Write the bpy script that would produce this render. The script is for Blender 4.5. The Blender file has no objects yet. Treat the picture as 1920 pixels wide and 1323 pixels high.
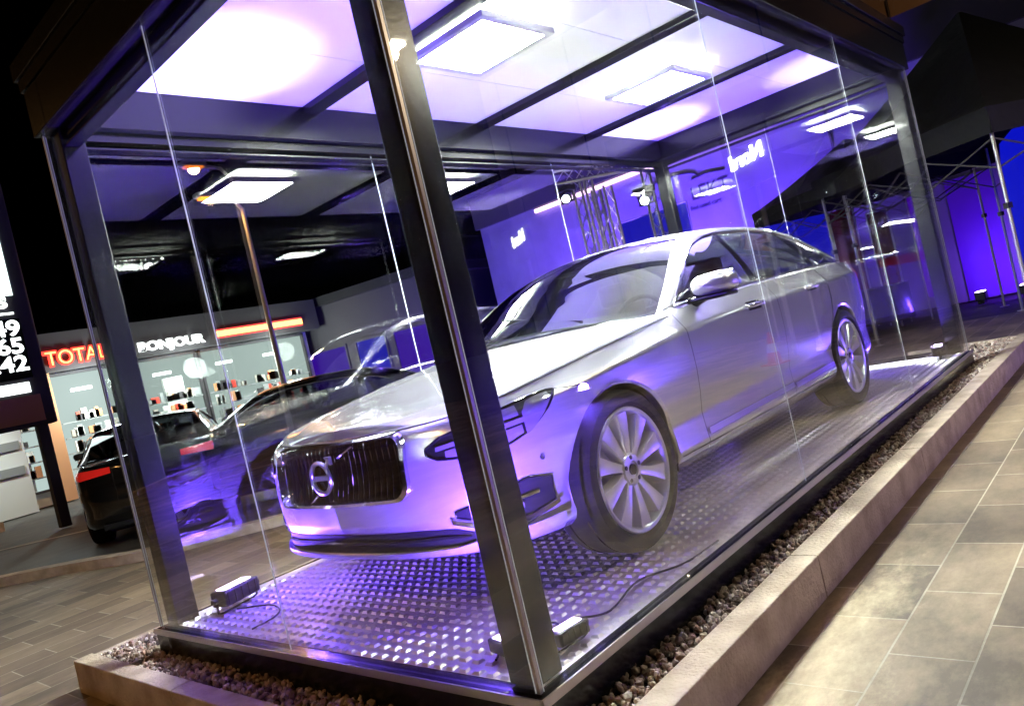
import bpy, bmesh, math, random
import numpy as np
from mathutils import Vector, Matrix
R_ = math.radians
random.seed(7)
SC = bpy.context.scene
COL = SC.collection

# ---------------------------------------------------------------- camera
cam_d = bpy.data.cameras.new('camera'); cam = bpy.data.objects.new('camera', cam_d); COL.objects.link(cam)
CAMP = Vector((-1.4836, -1.5146, 0.9787)); ROLL, PITCH, YAW = -0.2320, -0.0108, 0.7287
_f = Vector((math.cos(YAW)*math.cos(PITCH), math.sin(YAW)*math.cos(PITCH), math.sin(PITCH)))
_r = _f.cross(Vector((0, 0, 1))).normalized(); _u = _r.cross(_f)
_c, _s = math.cos(ROLL), math.sin(ROLL)
_r2 = _r*_c + _u*_s; _u2 = -_r*_s + _u*_c
cam.matrix_world = Matrix(((_r2.x, _u2.x, -_f.x, CAMP.x), (_r2.y, _u2.y, -_f.y, CAMP.y), (_r2.z, _u2.z, -_f.z, CAMP.z), (0, 0, 0, 1)))
cam_d.sensor_fit = 'HORIZONTAL'; cam_d.sensor_width = 36; cam_d.lens = 26.635
cam_d.clip_start = 0.05; cam_d.clip_end = 1500
SC.camera = cam
# ---------------------------------------------------------------- world (night sky)
W = bpy.data.worlds.new('World'); SC.world = W; W.use_nodes = True
nt = W.node_tree; bg = nt.nodes['Background']
sky = nt.nodes.new('ShaderNodeTexSky'); sky.sky_type = 'NISHITA'; sky.sun_disc = False
sky.sun_elevation = R_(-6); sky.sun_rotation = R_(200)
nt.links.new(sky.outputs[0], bg.inputs[0]); bg.inputs[1].default_value = 0.05
# ---------------------------------------------------------------- exposure
SC.view_settings.view_transform = 'Standard'; SC.view_settings.look = 'None'
SC.view_settings.exposure = 1.7; SC.view_settings.gamma = 1.0
SC.render.engine = 'CYCLES'
cy = SC.cycles
cy.use_denoising = True; cy.caustics_reflective = False; cy.caustics_refractive = False
cy.max_bounces = 12; cy.transparent_max_bounces = 24; cy.glossy_bounces = 8; cy.diffuse_bounces = 4
cy.sample_clamp_indirect = 80.0; cy.sample_clamp_direct = 0
try: cy.use_light_tree = True
except Exception: pass
PANEL_E = 120.0
PURPLE = (0.14, 0.055, 1.0)
SODIUM = (1.0, 0.50, 0.16)

# ---------------------------------------------------------------- materials
M = {}
def mat(name, col=(.5, .5, .5), rough=.5, metal=0., coat=0., emit=None, es=0., spec=None, noise=None, bump=None):
    m = bpy.data.materials.new(name); m.use_nodes = True
    b = m.node_tree.nodes['Principled BSDF']; N = m.node_tree
    b.inputs['Base Color'].default_value = (*col, 1); b.inputs['Roughness'].default_value = rough
    b.inputs['Metallic'].default_value = metal; b.inputs['Coat Weight'].default_value = coat
    b.inputs['Coat Roughness'].default_value = .04
    if spec is not None: b.inputs['Specular IOR Level'].default_value = spec
    if emit: b.inputs['Emission Color'].default_value = (*emit, 1); b.inputs['Emission Strength'].default_value = es
    if noise or bump:
        tc = N.nodes.new('ShaderNodeTexCoord')
    if noise:      # (scale, second colour, detail)
        n = N.nodes.new('ShaderNodeTexNoise'); n.inputs['Scale'].default_value = noise[0]; n.inputs['Detail'].default_value = noise[2]
        r = N.nodes.new('ShaderNodeValToRGB'); r.color_ramp.elements[0].position = .35; r.color_ramp.elements[1].position = .68
        r.color_ramp.elements[0].color = (*col, 1); r.color_ramp.elements[1].color = (*noise[1], 1)
        N.links.new(tc.outputs['Object'], n.inputs['Vector']); N.links.new(n.outputs['Fac'], r.inputs['Fac']); N.links.new(r.outputs['Color'], b.inputs['Base Color'])
    if bump:       # (scale, strength, distance)
        n2 = N.nodes.new('ShaderNodeTexNoise'); n2.inputs['Scale'].default_value = bump[0]; n2.inputs['Detail'].default_value = 6
        bp = N.nodes.new('ShaderNodeBump'); bp.inputs['Strength'].default_value = bump[1]; bp.inputs['Distance'].default_value = bump[2]
        N.links.new(tc.outputs['Object'], n2.inputs['Vector']); N.links.new(n2.outputs['Fac'], bp.inputs['Height']); N.links.new(bp.outputs['Normal'], b.inputs['Normal'])
    M[name] = m
    return m
def glassmat(name, tint=(1, 1, 1), k=1.0, ior=1.5, add=0.0, rough=0.0, dust=0.0):
    m = bpy.data.materials.new(name); m.use_nodes = True; N = m.node_tree
    for n in list(N.nodes): N.nodes.remove(n)
    o = N.nodes.new('ShaderNodeOutputMaterial'); t = N.nodes.new('ShaderNodeBsdfTransparent'); g = N.nodes.new('ShaderNodeBsdfGlossy')
    t.inputs[0].default_value = (*tint, 1); g.inputs['Roughness'].default_value = rough; g.inputs[0].default_value = (1, 1, 1, 1)
    f = N.nodes.new('ShaderNodeFresnel'); f.inputs[0].default_value = ior
    mm = N.nodes.new('ShaderNodeMath'); mm.operation = 'MULTIPLY_ADD'; mm.inputs[1].default_value = k; mm.inputs[2].default_value = add; mm.use_clamp = True
    mx = N.nodes.new('ShaderNodeMixShader')
    gb = N.nodes.new('ShaderNodeNewGeometry'); mi = N.nodes.new('ShaderNodeMapRange'); mi.inputs['To Min'].default_value = ior; mi.inputs['To Max'].default_value = 1/ior
    N.links.new(gb.outputs['Backfacing'], mi.inputs['Value']); N.links.new(mi.outputs[0], f.inputs[0])
    N.links.new(f.outputs[0], mm.inputs[0]); N.links.new(mm.outputs[0], mx.inputs[0]); N.links.new(t.outputs[0], mx.inputs[1]); N.links.new(g.outputs[0], mx.inputs[2])
    last = mx
    if dust:
        tc = N.nodes.new('ShaderNodeTexCoord'); n = N.nodes.new('ShaderNodeTexNoise'); n.inputs['Scale'].default_value = 2.2; n.inputs['Detail'].default_value = 8
        n3 = N.nodes.new('ShaderNodeTexVoronoi'); n3.inputs['Scale'].default_value = 26
        r = N.nodes.new('ShaderNodeMapRange'); r.inputs['From Min'].default_value = .45; r.inputs['From Max'].default_value = .8; r.inputs['To Max'].default_value = dust
        r3 = N.nodes.new('ShaderNodeMapRange'); r3.inputs['From Min'].default_value = .06; r3.inputs['From Max'].default_value = .03; r3.inputs['To Max'].default_value = dust*6
        ad = N.nodes.new('ShaderNodeMath'); ad.operation = 'ADD'; ad.use_clamp = True
        N.links.new(tc.outputs['Object'], n.inputs['Vector']); N.links.new(tc.outputs['Object'], n3.inputs['Vector'])
        N.links.new(n.outputs['Fac'], r.inputs['Value']); N.links.new(n3.outputs['Distance'], r3.inputs['Value'])
        N.links.new(r.outputs[0], ad.inputs[0]); N.links.new(r3.outputs[0], ad.inputs[1])
        d = N.nodes.new('ShaderNodeBsdfDiffuse'); d.inputs[0].default_value = (.8, .8, .8, 1)
        m2 = N.nodes.new('ShaderNodeMixShader'); N.links.new(ad.outputs[0], m2.inputs[0]); N.links.new(mx.outputs[0], m2.inputs[1]); N.links.new(d.outputs[0], m2.inputs[2]); last = m2
    N.links.new(last.outputs[0], o.inputs[0]); M[name] = m
    return m

mat('paint_silver', (.80, .80, .83), .26, .60, 1.0, bump=(900, .03, .0005))
mat('paint_dark', (.014, .012, .016), .22, .3, 1.0)
mat('paint_black', (.006, .006, .007), .2, 0., 1.0)
mat('paint_red', (.05, .004, .006), .25, .3, 1.0)
mat('paint_grey', (.22, .22, .23), .25, .6, 1.0)
mat('chrome', (.85, .85, .88), .08, 1.)
mat('alu', (.70, .70, .72), .28, 1.)
mat('alu_rough', (.62, .62, .63), .42, .9)
mat('rim_silver', (.85, .85, .87), .30, .45, .5)
mat('rubber', (.010, .010, .010), .75, spec=.25)
mat('black_plastic', (.012, .012, .014), .38)
mat('black_gloss', (.008, .008, .010), .12, 0., .6)
mat('lamp_dark', (.006, .006, .008), .45)
mat('void', (.004, .004, .005), .9)
mat('interior', (.035, .030, .030), .7)
mat('seat_leather', (.16, .13, .11), .5)
mat('drl', (.85, .88, .9), .15, 0., 1., emit=(.9, .95, 1), es=.35)
mat('lens', (.80, .80, .86), .10, .7, 1.)
mat('tail_red', (.5, .01, .01), .15, 0., 1., emit=(1, .03, .02), es=.10)
mat('amber', (.9, .35, .03), .2, 0., 1., emit=(1, .4, .03), es=.5)
mat('steel_black', (.010, .010, .011), .24, .0, .12, spec=.35, bump=(60, .15, .002))
mat('steel_edge', (.42, .38, .36), .35, .8)
mat('ceiling_white', (.80, .79, .78), .55)
mat('light_frame', (.55, .56, .55), .4, .3)
mat('edge_glass', (.75, .80, .78), .25, 0., 0., emit=(.9, .95, 1), es=.06)  # weak emission stands in for light guided to the pane edges
mat('cable', (.010, .010, .011), .5)
mat('concrete', (.40, .31, .23), .85, noise=(7, (.62, .52, .41), 14), bump=(70, .8, .008))
mat('gravel_bed', (.05, .035, .03), .95, bump=(60, .8, .02))
mat('asphalt', (.050, .045, .042), .62, noise=(3, (.085, .077, .07), 8), bump=(150, .5, .006))
mat('roadpaint', (.5, .48, .42), .7, noise=(20, (.36, .34, .30), 5))
mat('wall_dark', (.05, .045, .05), .8)
mat('wall_light', (.26, .24, .30), .7, noise=(1.2, (.20, .18, .23), 5))
mat('wall_brown', (.20, .145, .11), .9, noise=(.6, (.26, .19, .14), 6))
mat('fabric_black', (.010, .010, .011), .8, bump=(3.5, .6, .06))
mat('fabric_red', (.16, .008, .015), .8)
mat('bar_grey', (.16, .155, .15), .5, .4)
mat('pole_alu', (.62, .60, .56), .35, .7)
mat('station_white', (.75, .78, .76), .6)
mat('shelf_grey', (.28, .30, .30), .7)
mat('orange_wall', (.62, .30, .14), .7)
mat('print_violet', (.02, .012, .05), .8)
mat('cone_red', (.75, .06, .03), .5)
mat('cone_white', (.8, .8, .8), .5)
def emis(name, col, s):
    return mat(name, (0, 0, 0), 1, emit=col, es=s)
emis('led_white', (.93, 1.0, .90), PANEL_E)
emis('led_up', (.93, 1.0, .90), 15.0)
emis('shop_light', (.86, 1.0, .95), 2.0)
emis('sign_white', (.92, 1.0, .98), 1.6)
emis('sign_panel', (.80, 1.0, .97), .9)
emis('sign_red', (1.0, .035, .02), 1.3)
emis('sign_yellow', (1.0, .55, .10), 1.8)
emis('stripe_red', (1.0, .06, .05), 1.0)
emis('stripe_orange', (1.0, .38, .10), 2.2)
emis('sodium_lamp', (1.0, .24, .02), 1.3)
emis('warm_lamp', (1.0, .86, .62), 60.)
emis('uv_lens', (.70, .55, 1.0), 6.)
emis('head_lens', (.80, 1.0, .98), 22.)
emis('violet_panel', (.15, .0, 1.0), .16)
emis('blue_panel', (.006, .012, 1.0), .16)
emis('pink_line', (.95, .55, 1.0), 1.6)
glassmat('pane_glass', (.985, .99, .985), 1.0, 1.5, .001, dust=0)
glassmat('car_glass', (.36, .38, .40), 2.6, 1.5, .03)
glassmat('lamp_glass', (.85, .85, .9), 1.6, 1.5, .03)

def slab_material():
    m = bpy.data.materials.new('paving_slabs'); m.use_nodes = True; N = m.node_tree; b = N.nodes['Principled BSDF']
    tc = N.nodes.new('ShaderNodeTexCoord'); mp = N.nodes.new('ShaderNodeMapping'); mp.inputs['Location'].default_value = (.03, .085, 0)
    br = N.nodes.new('ShaderNodeTexBrick'); br.inputs['Scale'].default_value = 1.0
    br.inputs['Brick Width'].default_value = .52; br.inputs['Row Height'].default_value = .255; br.inputs['Mortar Size'].default_value = .004
    br.inputs['Mortar Smooth'].default_value = .3; br.inputs['Bias'].default_value = -.1
    br.inputs['Color1'].default_value = (.15, .11, .075, 1); br.inputs['Color2'].default_value = (.33, .25, .165, 1); br.inputs['Mortar'].default_value = (.42, .37, .28, 1)
    N.links.new(tc.outputs['Object'], mp.inputs[0]); N.links.new(mp.outputs[0], br.inputs[0])
    n1 = N.nodes.new('ShaderNodeTexNoise'); n1.inputs['Scale'].default_value = 4.2; n1.inputs['Detail'].default_value = 14; n1.inputs['Roughness'].default_value = .72
    n2 = N.nodes.new('ShaderNodeTexNoise'); n2.inputs['Scale'].default_value = 22; n2.inputs['Detail'].default_value = 14; n2.inputs['Roughness'].default_value = .75
    # sand lying along the kerb: stronger near y = -0.3 .. -0.9
    sx = N.nodes.new('ShaderNodeSeparateXYZ'); N.links.new(tc.outputs['Object'], sx.inputs[0])
    mr = N.nodes.new('ShaderNodeMapRange'); mr.inputs['From Min'].default_value = 0.; mr.inputs['From Max'].default_value = .85; mr.inputs['To Min'].default_value = .055; mr.inputs['To Max'].default_value = -.05
    sb_ = N.nodes.new('ShaderNodeMath'); sb_.operation = 'ADD'; sb_.inputs[1].default_value = .45; ab_ = N.nodes.new('ShaderNodeMath'); ab_.operation = 'ABSOLUTE'
    ad = N.nodes.new('ShaderNodeMath'); ad.operation = 'ADD'
    N.links.new(sx.outputs['Y'], sb_.inputs[0]); N.links.new(sb_.outputs[0], ab_.inputs[0]); N.links.new(ab_.outputs[0], mr.inputs['Value']); N.links.new(mr.outputs[0], ad.inputs[0]); N.links.new(n1.outputs['Fac'], ad.inputs[1])
    rp = N.nodes.new('ShaderNodeValToRGB'); rp.color_ramp.elements[0].position = .49; rp.color_ramp.elements[1].position = .545
    N.links.new(ad.outputs[0], rp.inputs[0])
    mx = N.nodes.new('ShaderNodeMixRGB'); mx.inputs[2].default_value = (.60, .49, .32, 1)
    sc = N.nodes.new('ShaderNodeMath'); sc.operation = 'MULTIPLY'; sc.inputs[1].default_value = .9
    N.links.new(rp.outputs[0], sc.inputs[0]); N.links.new(sc.outputs[0], mx.inputs[0]); N.links.new(br.outputs['Color'], mx.inputs[1])
    m3 = N.nodes.new('ShaderNodeMixRGB'); m3.blend_type = 'OVERLAY'; m3.inputs[0].default_value = .8
    N.links.new(mx.outputs[0], m3.inputs[1]); rw = N.nodes.new('ShaderNodeMapRange'); rw.inputs['From Min'].default_value = .36; rw.inputs['From Max'].default_value = .64; rw.inputs['To Min'].default_value = .12; rw.inputs['To Max'].default_value = .88; N.links.new(n2.outputs['Fac'], rw.inputs['Value']); N.links.new(rw.outputs[0], m3.inputs[2]); N.links.new(m3.outputs[0], b.inputs['Base Color'])
    b.inputs['Roughness'].default_value = .62
    bp = N.nodes.new('ShaderNodeBump'); bp.inputs['Strength'].default_value = .5; bp.inputs['Distance'].default_value = .006
    a2 = N.nodes.new('ShaderNodeMath'); a2.operation = 'MULTIPLY_ADD'; a2.inputs[1].default_value = -1.2
    N.links.new(br.outputs['Fac'], a2.inputs[0]); N.links.new(n2.outputs['Fac'], a2.inputs[2]); N.links.new(a2.outputs[0], bp.inputs['Height']); N.links.new(bp.outputs['Normal'], b.inputs['Normal'])
    M['slabs'] = m
slab_material()
def stone_material():
    m = bpy.data.materials.new('stones'); m.use_nodes = True; N = m.node_tree; b = N.nodes['Principled BSDF']
    g = N.nodes.new('ShaderNodeNewGeometry'); r = N.nodes.new('ShaderNodeValToRGB'); e = r.color_ramp.elements
    e[0].color = (.18, .14, .12, 1); e[1].color = (.74, .66, .55, 1)
    for pos, c in ((.3, (.30, .21, .17, 1)), (.5, (.50, .43, .35, 1)), (.7, (.40, .25, .19, 1)), (.85, (.60, .54, .46, 1))):
        x = e.new(pos); x.color = c
    N.links.new(g.outputs['Random Per Island'], r.inputs[0]); N.links.new(r.outputs[0], b.inputs['Base Color']); b.inputs['Roughness'].default_value = .75
    M['stones'] = m
stone_material()

# ---------------------------------------------------------------- mesh helpers
class MB:
    def __init__(s): s.v = []; s.f = []
    def add(s, vs, fs):
        o = len(s.v); s.v += [tuple(map(float, p)) for p in vs]; s.f += [tuple(i+o for i in q) for q in fs]; return s
    def box(s, a, b, rot=0, c=None):
        x0, y0, z0 = a; x1, y1, z1 = b
        P = [(x0, y0, z0), (x1, y0, z0), (x1, y1, z0), (x0, y1, z0), (x0, y0, z1), (x1, y0, z1), (x1, y1, z1), (x0, y1, z1)]
        if rot:
            cx, cy_ = c if c else ((x0+x1)/2, (y0+y1)/2); ca, sa = math.cos(rot), math.sin(rot)
            P = [(cx+(x-cx)*ca-(y-cy_)*sa, cy_+(x-cx)*sa+(y-cy_)*ca, z) for x, y, z in P]
        return s.add(P, [(0, 3, 2, 1), (4, 5, 6, 7), (0, 1, 5, 4), (1, 2, 6, 5), (2, 3, 7, 6), (3, 0, 4, 7)])
    def tube(s, pts, r, n=8, cap=True):
        pts = [Vector(p) for p in pts]; k = len(pts); rs = r if hasattr(r, '__len__') else [r]*k
        vs = []; up = None
        for i, p in enumerate(pts):
            d = (pts[min(i+1, k-1)] - pts[max(i-1, 0)]).normalized()
            if up is None:
                up = Vector((0, 0, 1)) if abs(d.z) < .9 else Vector((1, 0, 0))
            a = d.cross(up); a = a.normalized() if a.length > 1e-6 else Vector((1, 0, 0)); b = a.cross(d).normalized(); up = b
            for j in range(n):
                t = 2*math.pi*j/n; vs.append(p + (a*math.cos(t) + b*math.sin(t))*rs[i])
        fs = [(i*n+j, i*n+(j+1) % n, (i+1)*n+(j+1) % n, (i+1)*n+j) for i in range(k-1) for j in range(n)]
        if cap: fs += [tuple(range(n-1, -1, -1)), tuple((k-1)*n+j for j in range(n))]
        return s.add(vs, fs)
    def lathe(s, prof, axis='y', n=48, c=(0, 0, 0)):   # prof: (radius, along-axis)
        vs = []; k = len(prof)
        for (r, h) in prof:
            for j in range(n):
                t = 2*math.pi*j/n; a, b = r*math.cos(t), r*math.sin(t)
                vs.append({'y': (c[0]+a, c[1]+h, c[2]+b), 'z': (c[0]+a, c[1]+b, c[2]+h), 'x': (c[0]+h, c[1]+a, c[2]+b)}[axis])
        return s.add(vs, [(i*n+j, i*n+(j+1) % n, (i+1)*n+(j+1) % n, (i+1)*n+j) for i in range(k-1) for j in range(n)])
    def grid(s, P):   # P[i][j] points
        a, b = len(P), len(P[0])
        return s.add([p for row in P for p in row], [(i*b+j, i*b+j+1, (i+1)*b+j+1, (i+1)*b+j) for i in range(a-1) for j in range(b-1)])
    def prism(s, poly, z0, z1):
        n = len(poly); return s.add([(x, y, z0) for x, y in poly] + [(x, y, z1) for x, y in poly],
            [tuple(range(n-1, -1, -1)), tuple(range(n, 2*n))] + [(i, (i+1) % n, n+(i+1) % n, n+i) for i in range(n)])
    def build(s, name, m, parent=None, smooth=False, bevel=0, fixn=True):
        me = bpy.data.meshes.new(name); me.from_pydata(s.v, [], s.f); me.validate()
        if fixn:
            bm = bmesh.new(); bm.from_mesh(me); bmesh.ops.recalc_face_normals(bm, faces=bm.faces); bm.to_mesh(me); bm.free()
        o = bpy.data.objects.new(name, me); COL.objects.link(o)
        me.materials.append(M[m] if isinstance(m, str) else m)
        if smooth:
            me.polygons.foreach_set('use_smooth', [True]*len(me.polygons)); me.set_sharp_from_angle(angle=R_(smooth if smooth is not True else 40))
        if bevel:
            bv = o.modifiers.new('bevel', 'BEVEL'); bv.width = bevel; bv.segments = 2; bv.limit_method = 'ANGLE'
        if parent: o.parent = parent
        return o
def tag(o, label=None, cat=None, group=None, kind=None):
    if label: o['label'] = label
    if cat: o['category'] = cat
    if group: o['group'] = group
    if kind: o['kind'] = kind
    return o
def empty(name, loc, rz=0, **k):
    o = bpy.data.objects.new(name, None); COL.objects.link(o); o.location = loc; o.rotation_euler = (0, 0, rz); o.empty_display_size = .2
    tag(o, **k); return o
def text(s, size, name, m, loc, rot, parent=None, depth=.01, sx=1.0, align='LEFT', bold=0.0):
    c = bpy.data.curves.new('t', 'FONT'); c.body = s; c.size = size; c.extrude = depth; c.align_x = align; c.offset = bold
    t = bpy.data.objects.new('t', c); COL.objects.link(t)
    dg = bpy.context.evaluated_depsgraph_get(); me = bpy.data.meshes.new_from_object(t.evaluated_get(dg)); me.name = name
    bpy.data.objects.remove(t); bpy.data.curves.remove(c)
    o = bpy.data.objects.new(name, me); COL.objects.link(o); me.materials.clear(); me.materials.append(M[m])
    o.location = loc; o.rotation_euler = rot; o.scale = (sx, 1, 1)
    if parent: o.parent = parent
    return o
def copy_tree(o, parent=None):
    c = o.copy(); COL.objects.link(c); c.parent = parent
    for ch in list(o.children): copy_tree(ch, c)
    return c
def spot(name, loc, target, power, col, size=60, blend=.6, r=.03, parent=None):
    l = bpy.data.lights.new(name, 'SPOT'); l.energy = power; l.color = col; l.spot_size = R_(size); l.spot_blend = blend; l.shadow_soft_size = r
    o = bpy.data.objects.new(name, l); COL.objects.link(o); o.location = loc
    o.rotation_euler = (Vector(target)-Vector(loc)).to_track_quat('-Z', 'Y').to_euler()
    if parent: o.parent = parent
    return o
def point(name, loc, power, col, r=.1, parent=None):
    l = bpy.data.lights.new(name, 'POINT'); l.energy = power; l.color = col; l.shadow_soft_size = r
    o = bpy.data.objects.new(name, l); COL.objects.link(o); o.location = loc
    if parent: o.parent = parent
    return o
def cr(P, n):     # Catmull-Rom through points, n samples per segment
    P = [np.array(p, float) for p in P]; P = [2*P[0]-P[1]] + P + [2*P[-1]-P[-2]]; out = []
    for i in range(1, len(P)-2):
        for k in range(n):
            t = k/n; a, b, c, d = P[i-1:i+3]
            out.append(.5*((2*b)+(-a+c)*t+(2*a-5*b+4*c-d)*t*t+(-a+3*b-3*c+d)*t**3))
    out.append(P[-2]); return np.array(out)
def itp(x, tab):
    return float(np.interp(x, [a for a, _ in tab], [b for _, b in tab]))

GZ = -0.29   # pavement level; the display floor is z = 0

# ================================================================ GROUND
o = MB().add([(-250, -250, GZ-.03), (250, -250, GZ-.03), (250, 250, GZ-.03), (-250, 250, GZ-.03)], [(0, 1, 2, 3)]).build('ground', 'asphalt'); tag(o, kind='structure')
curb = cr([(-9, 20), (-3, 13.2), (.63, 8.45), (1.5, 6.75), (2.1, 6.2), (2.7, 5.7), (4, 5.1), (7, 4.8), (12, 4.8)], 6)[:, :2]
pav = [(-14, -12), (40, -12), (40, 0.4), (12, .4)] + [(x, y) for x, y in curb[::-1]] + [(-14, 20)]
mb = MB(); n = len(pav); mb.add([(x, y, GZ) for x, y in pav], [tuple(range(n))]); o = mb.build('pavement', 'slabs'); tag(o, kind='structure')
# raised kerb at the road edge
mb = MB(); w = .16
L_, Rr = [], []
for i, (x, y) in enumerate(curb):
    d = curb[min(i+1, len(curb)-1)]-curb[max(i-1, 0)]; d = d/np.linalg.norm(d); nn = np.array([-d[1], d[0]])
    L_.append((x+nn[0]*w/2, y+nn[1]*w/2)); Rr.append((x-nn[0]*w/2, y-nn[1]*w/2))
P = [[(a[0], a[1], GZ-.06), (a[0], a[1], GZ+.10), (b[0], b[1], GZ+.10), (b[0], b[1], GZ-.06)] for a, b in zip(L_, Rr)]
o = mb.grid(P).build('road_kerb', 'concrete'); tag(o, kind='structure')
# white line and traffic island on the road
mb = MB(); a = np.array([-2.2, 17.6]); b = np.array([6.5, 5.9+.9]); d = (b-a)/np.linalg.norm(b-a); nn = np.array([-d[1], d[0]])
q = [a+nn*.06, b+nn*.06, b-nn*.06, a-nn*.06]
o = mb.add([(x, y, GZ-.022) for x, y in q], [(0, 1, 2, 3)]).build('road_line', 'roadpaint'); tag(o, kind='structure')
mb = MB(); mb.box((-1.6, 17.2, GZ-.03), (3.0, 18.6, GZ+.16), rot=R_(-50)); o = mb.build('traffic_island', 'concrete'); tag(o, kind='structure')

# planting strip edging around the display: concrete kerbs and gravel
ke = empty('edging_kerb', (0, 0, GZ), label='long pale concrete edging kerb around the gravel strip in front of the glass pavilion', cat='kerb')
def kerbrun(segs, axis, c0, c1, z1=-.115):
    for a, b in segs:
        m = MB()
        if axis == 'x': m.box((a+.002, c0, 0), (b-.002, c1, z1-GZ))
        else: m.box((c0, a+.002, 0), (c1, b-.002, z1-GZ))
        m.build('kerb_stone', 'concrete', ke, bevel=.006)
kerbrun([(-.26, 1.42), (1.42, 3.1), (3.1, 4.8), (4.8, 6.35), (6.35, 7.75)], 'x', -.262, -.145)
kerbrun([(-.143, 1.92), (1.92, 3.12)], 'y', -.255, -.16)
m = MB().box((-.158, 3.06, 0), (1.6, 3.115, .165)); m.build('kerb_stone', 'concrete', ke, bevel=.006)
m = MB().box((7.68, -.143, 0), (7.75, .9, .165)); m.build('kerb_stone', 'concrete', ke, bevel=.006)
o = MB().box((-.158, -.143, GZ-.02), (7.678, 3.058, -.158)).build('gravel_bed', 'gravel_bed'); tag(o, kind='structure')
def gravel():
    bm = bmesh.new(); bmesh.ops.create_icosphere(bm, subdivisions=1, radius=1); bv = np.array([v.co[:] for v in bm.verts]); bf = [[v.index for v in f.verts] for f in bm.faces]; bm.free()
    rng = np.random.default_rng(3); V = []; F = []; o = 0
    zones = [((-.15, -.14), (7.65, .02), 4300), ((-.155, 0), (.02, 3.05), 1500), ((.0, 2.58), (.8, 3.05), 350), ((6.2, 0.), (7.65, .6), 600)]
    for (x0, y0), (x1, y1), n in zones:
        for _ in range(n):
            s = rng.uniform(.008, .0175); sc = s*rng.uniform(.6, 1.25, 3); q = rng.normal(size=(3, 3)); Q, _r = np.linalg.qr(q)
            p = (bv*sc*(1+rng.uniform(-.22, .22, (len(bv), 1))))@Q.T + (rng.uniform(x0, x1), rng.uniform(y0, y1), -.152+rng.uniform(0, .03))
            V.append(p); F += [[i+o for i in f] for f in bf]; o += len(bv)
    me = bpy.data.meshes.new('gravel'); me.from_pydata(np.vstack(V).tolist(), [], F); ob = bpy.data.objects.new('gravel', me); COL.objects.link(ob); me.materials.append(M['stones'])
    tag(ob, label='brown and grey crushed stone gravel between the edging kerb and the pavilion plinth', cat='gravel', kind='stuff')
gravel()

# ================================================================ GLASS PAVILION
LX, LY, H, HC = 6.166, 2.576, 2.54, 2.77
PV = empty('glass_pavilion', (0, 0, 0), label='black steel and glass display pavilion with lit white ceiling around the silver sedan', cat='pavilion')
# plinth
pb = .13
MB().box((-.012, -.012, -.15), (LX+.012, pb, -.006)).build('base_beam', 'steel_black', PV, bevel=.004)
MB().box((-.012, LY-pb, -.15), (LX+.012, LY+.012, -.006)).build('base_beam', 'steel_black', PV, bevel=.004)
MB().box((-.012, pb+.001, -.15), (pb, LY-pb-.001, -.006)).build('base_beam', 'steel_black', PV, bevel=.004)
MB().box((LX-pb, pb+.001, -.15), (LX+.012, LY-pb-.001, -.006)).build('base_beam', 'steel_black', PV, bevel=.004)
# metal edge profile along the bottom of the glass
m = MB(); m.box((-.016, -.020, -.030), (LX+.016, -.0135, -.002)); m.box((-.020, -.013, -.030), (-.0135, LY+.016, -.002)); m.build('edge_profile', 'steel_edge', PV)
# tread plate with raised lozenges
def tread():
    x0, x1, y0, y1 = .05, LX-.05, .035, LY-.035; V = []; F = []
    V += [(x0, y0, -.004), (x1, y0, -.004), (x1, y1, -.004), (x0, y1, -.004)]; F.append((0, 1, 2, 3))
    dx, dy = .062, .062; ny = int((y1-y0-.03)/dy)
    for j in range(ny):
        y = y0+.035+j*dy; off = 0.
        for i in range(int((x1-x0-.03)/dx)):
            x = x0+.02+off+i*dx; a, b, h = .0165, .0185, .009; o = len(V)
            V += [(x-a, y-b, -.004), (x+a, y-b, -.004), (x+a, y+b, -.004), (x-a, y+b, -.004), (x-a*.62, y-b*.62, -.004+h), (x+a*.50, y-b*.62, -.004+h), (x+a*.50, y+b*.62, -.004+h), (x-a*.62, y+b*.62, -.004+h)]
            F += [(o+4, o+5, o+6, o+7), (o, o+1, o+5, o+4), (o+1, o+2, o+6, o+5), (o+2, o+3, o+7, o+6), (o+3, o, o+4, o+7)]
    me = bpy.data.meshes.new('tread_plate'); me.from_pydata(V, [], F); ob = bpy.data.objects.new('tread_plate', me); COL.objects.link(ob); me.materials.append(M['tread']); ob.parent = PV; me.materials.append(M['tread_base']); me.polygons[0].material_index = 1
mat('tread_base', (.80, .78, .79), .36, .15, noise=(1.6, (.50, .47, .47), 9), bump=(120, .3, .003))
mat('tread', (.88, .87, .88), .30, .30, noise=(1.3, (.55, .53, .54), 9), bump=(300, .12, .001))
tread()
# posts
pw0, pw1 = .035, .150
for sx, sy in ((0, 0), (1, 0), (0, 1), (1, 1)):
    x0, x1 = (pw0, pw1) if not sx else (LX-pw1, LX-pw0); y0, y1 = (pw0, pw1) if not sy else (LY-pw1, LY-pw0)
    MB().box((x0, y0, .0005), (x1, y1, H-.001)).build('post', 'steel_black', PV, bevel=.005)
    c = MB()   # bright cover strip in the glass corner
    cx, cy_ = (.012 if not sx else LX-.012), (.012 if not sy else LY-.012)
    c.box((cx-.006, cy_-.006, .001), (cx+.006, cy_+.006, H-.002)); c.build('corner_strip', 'steel_edge', PV)
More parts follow.
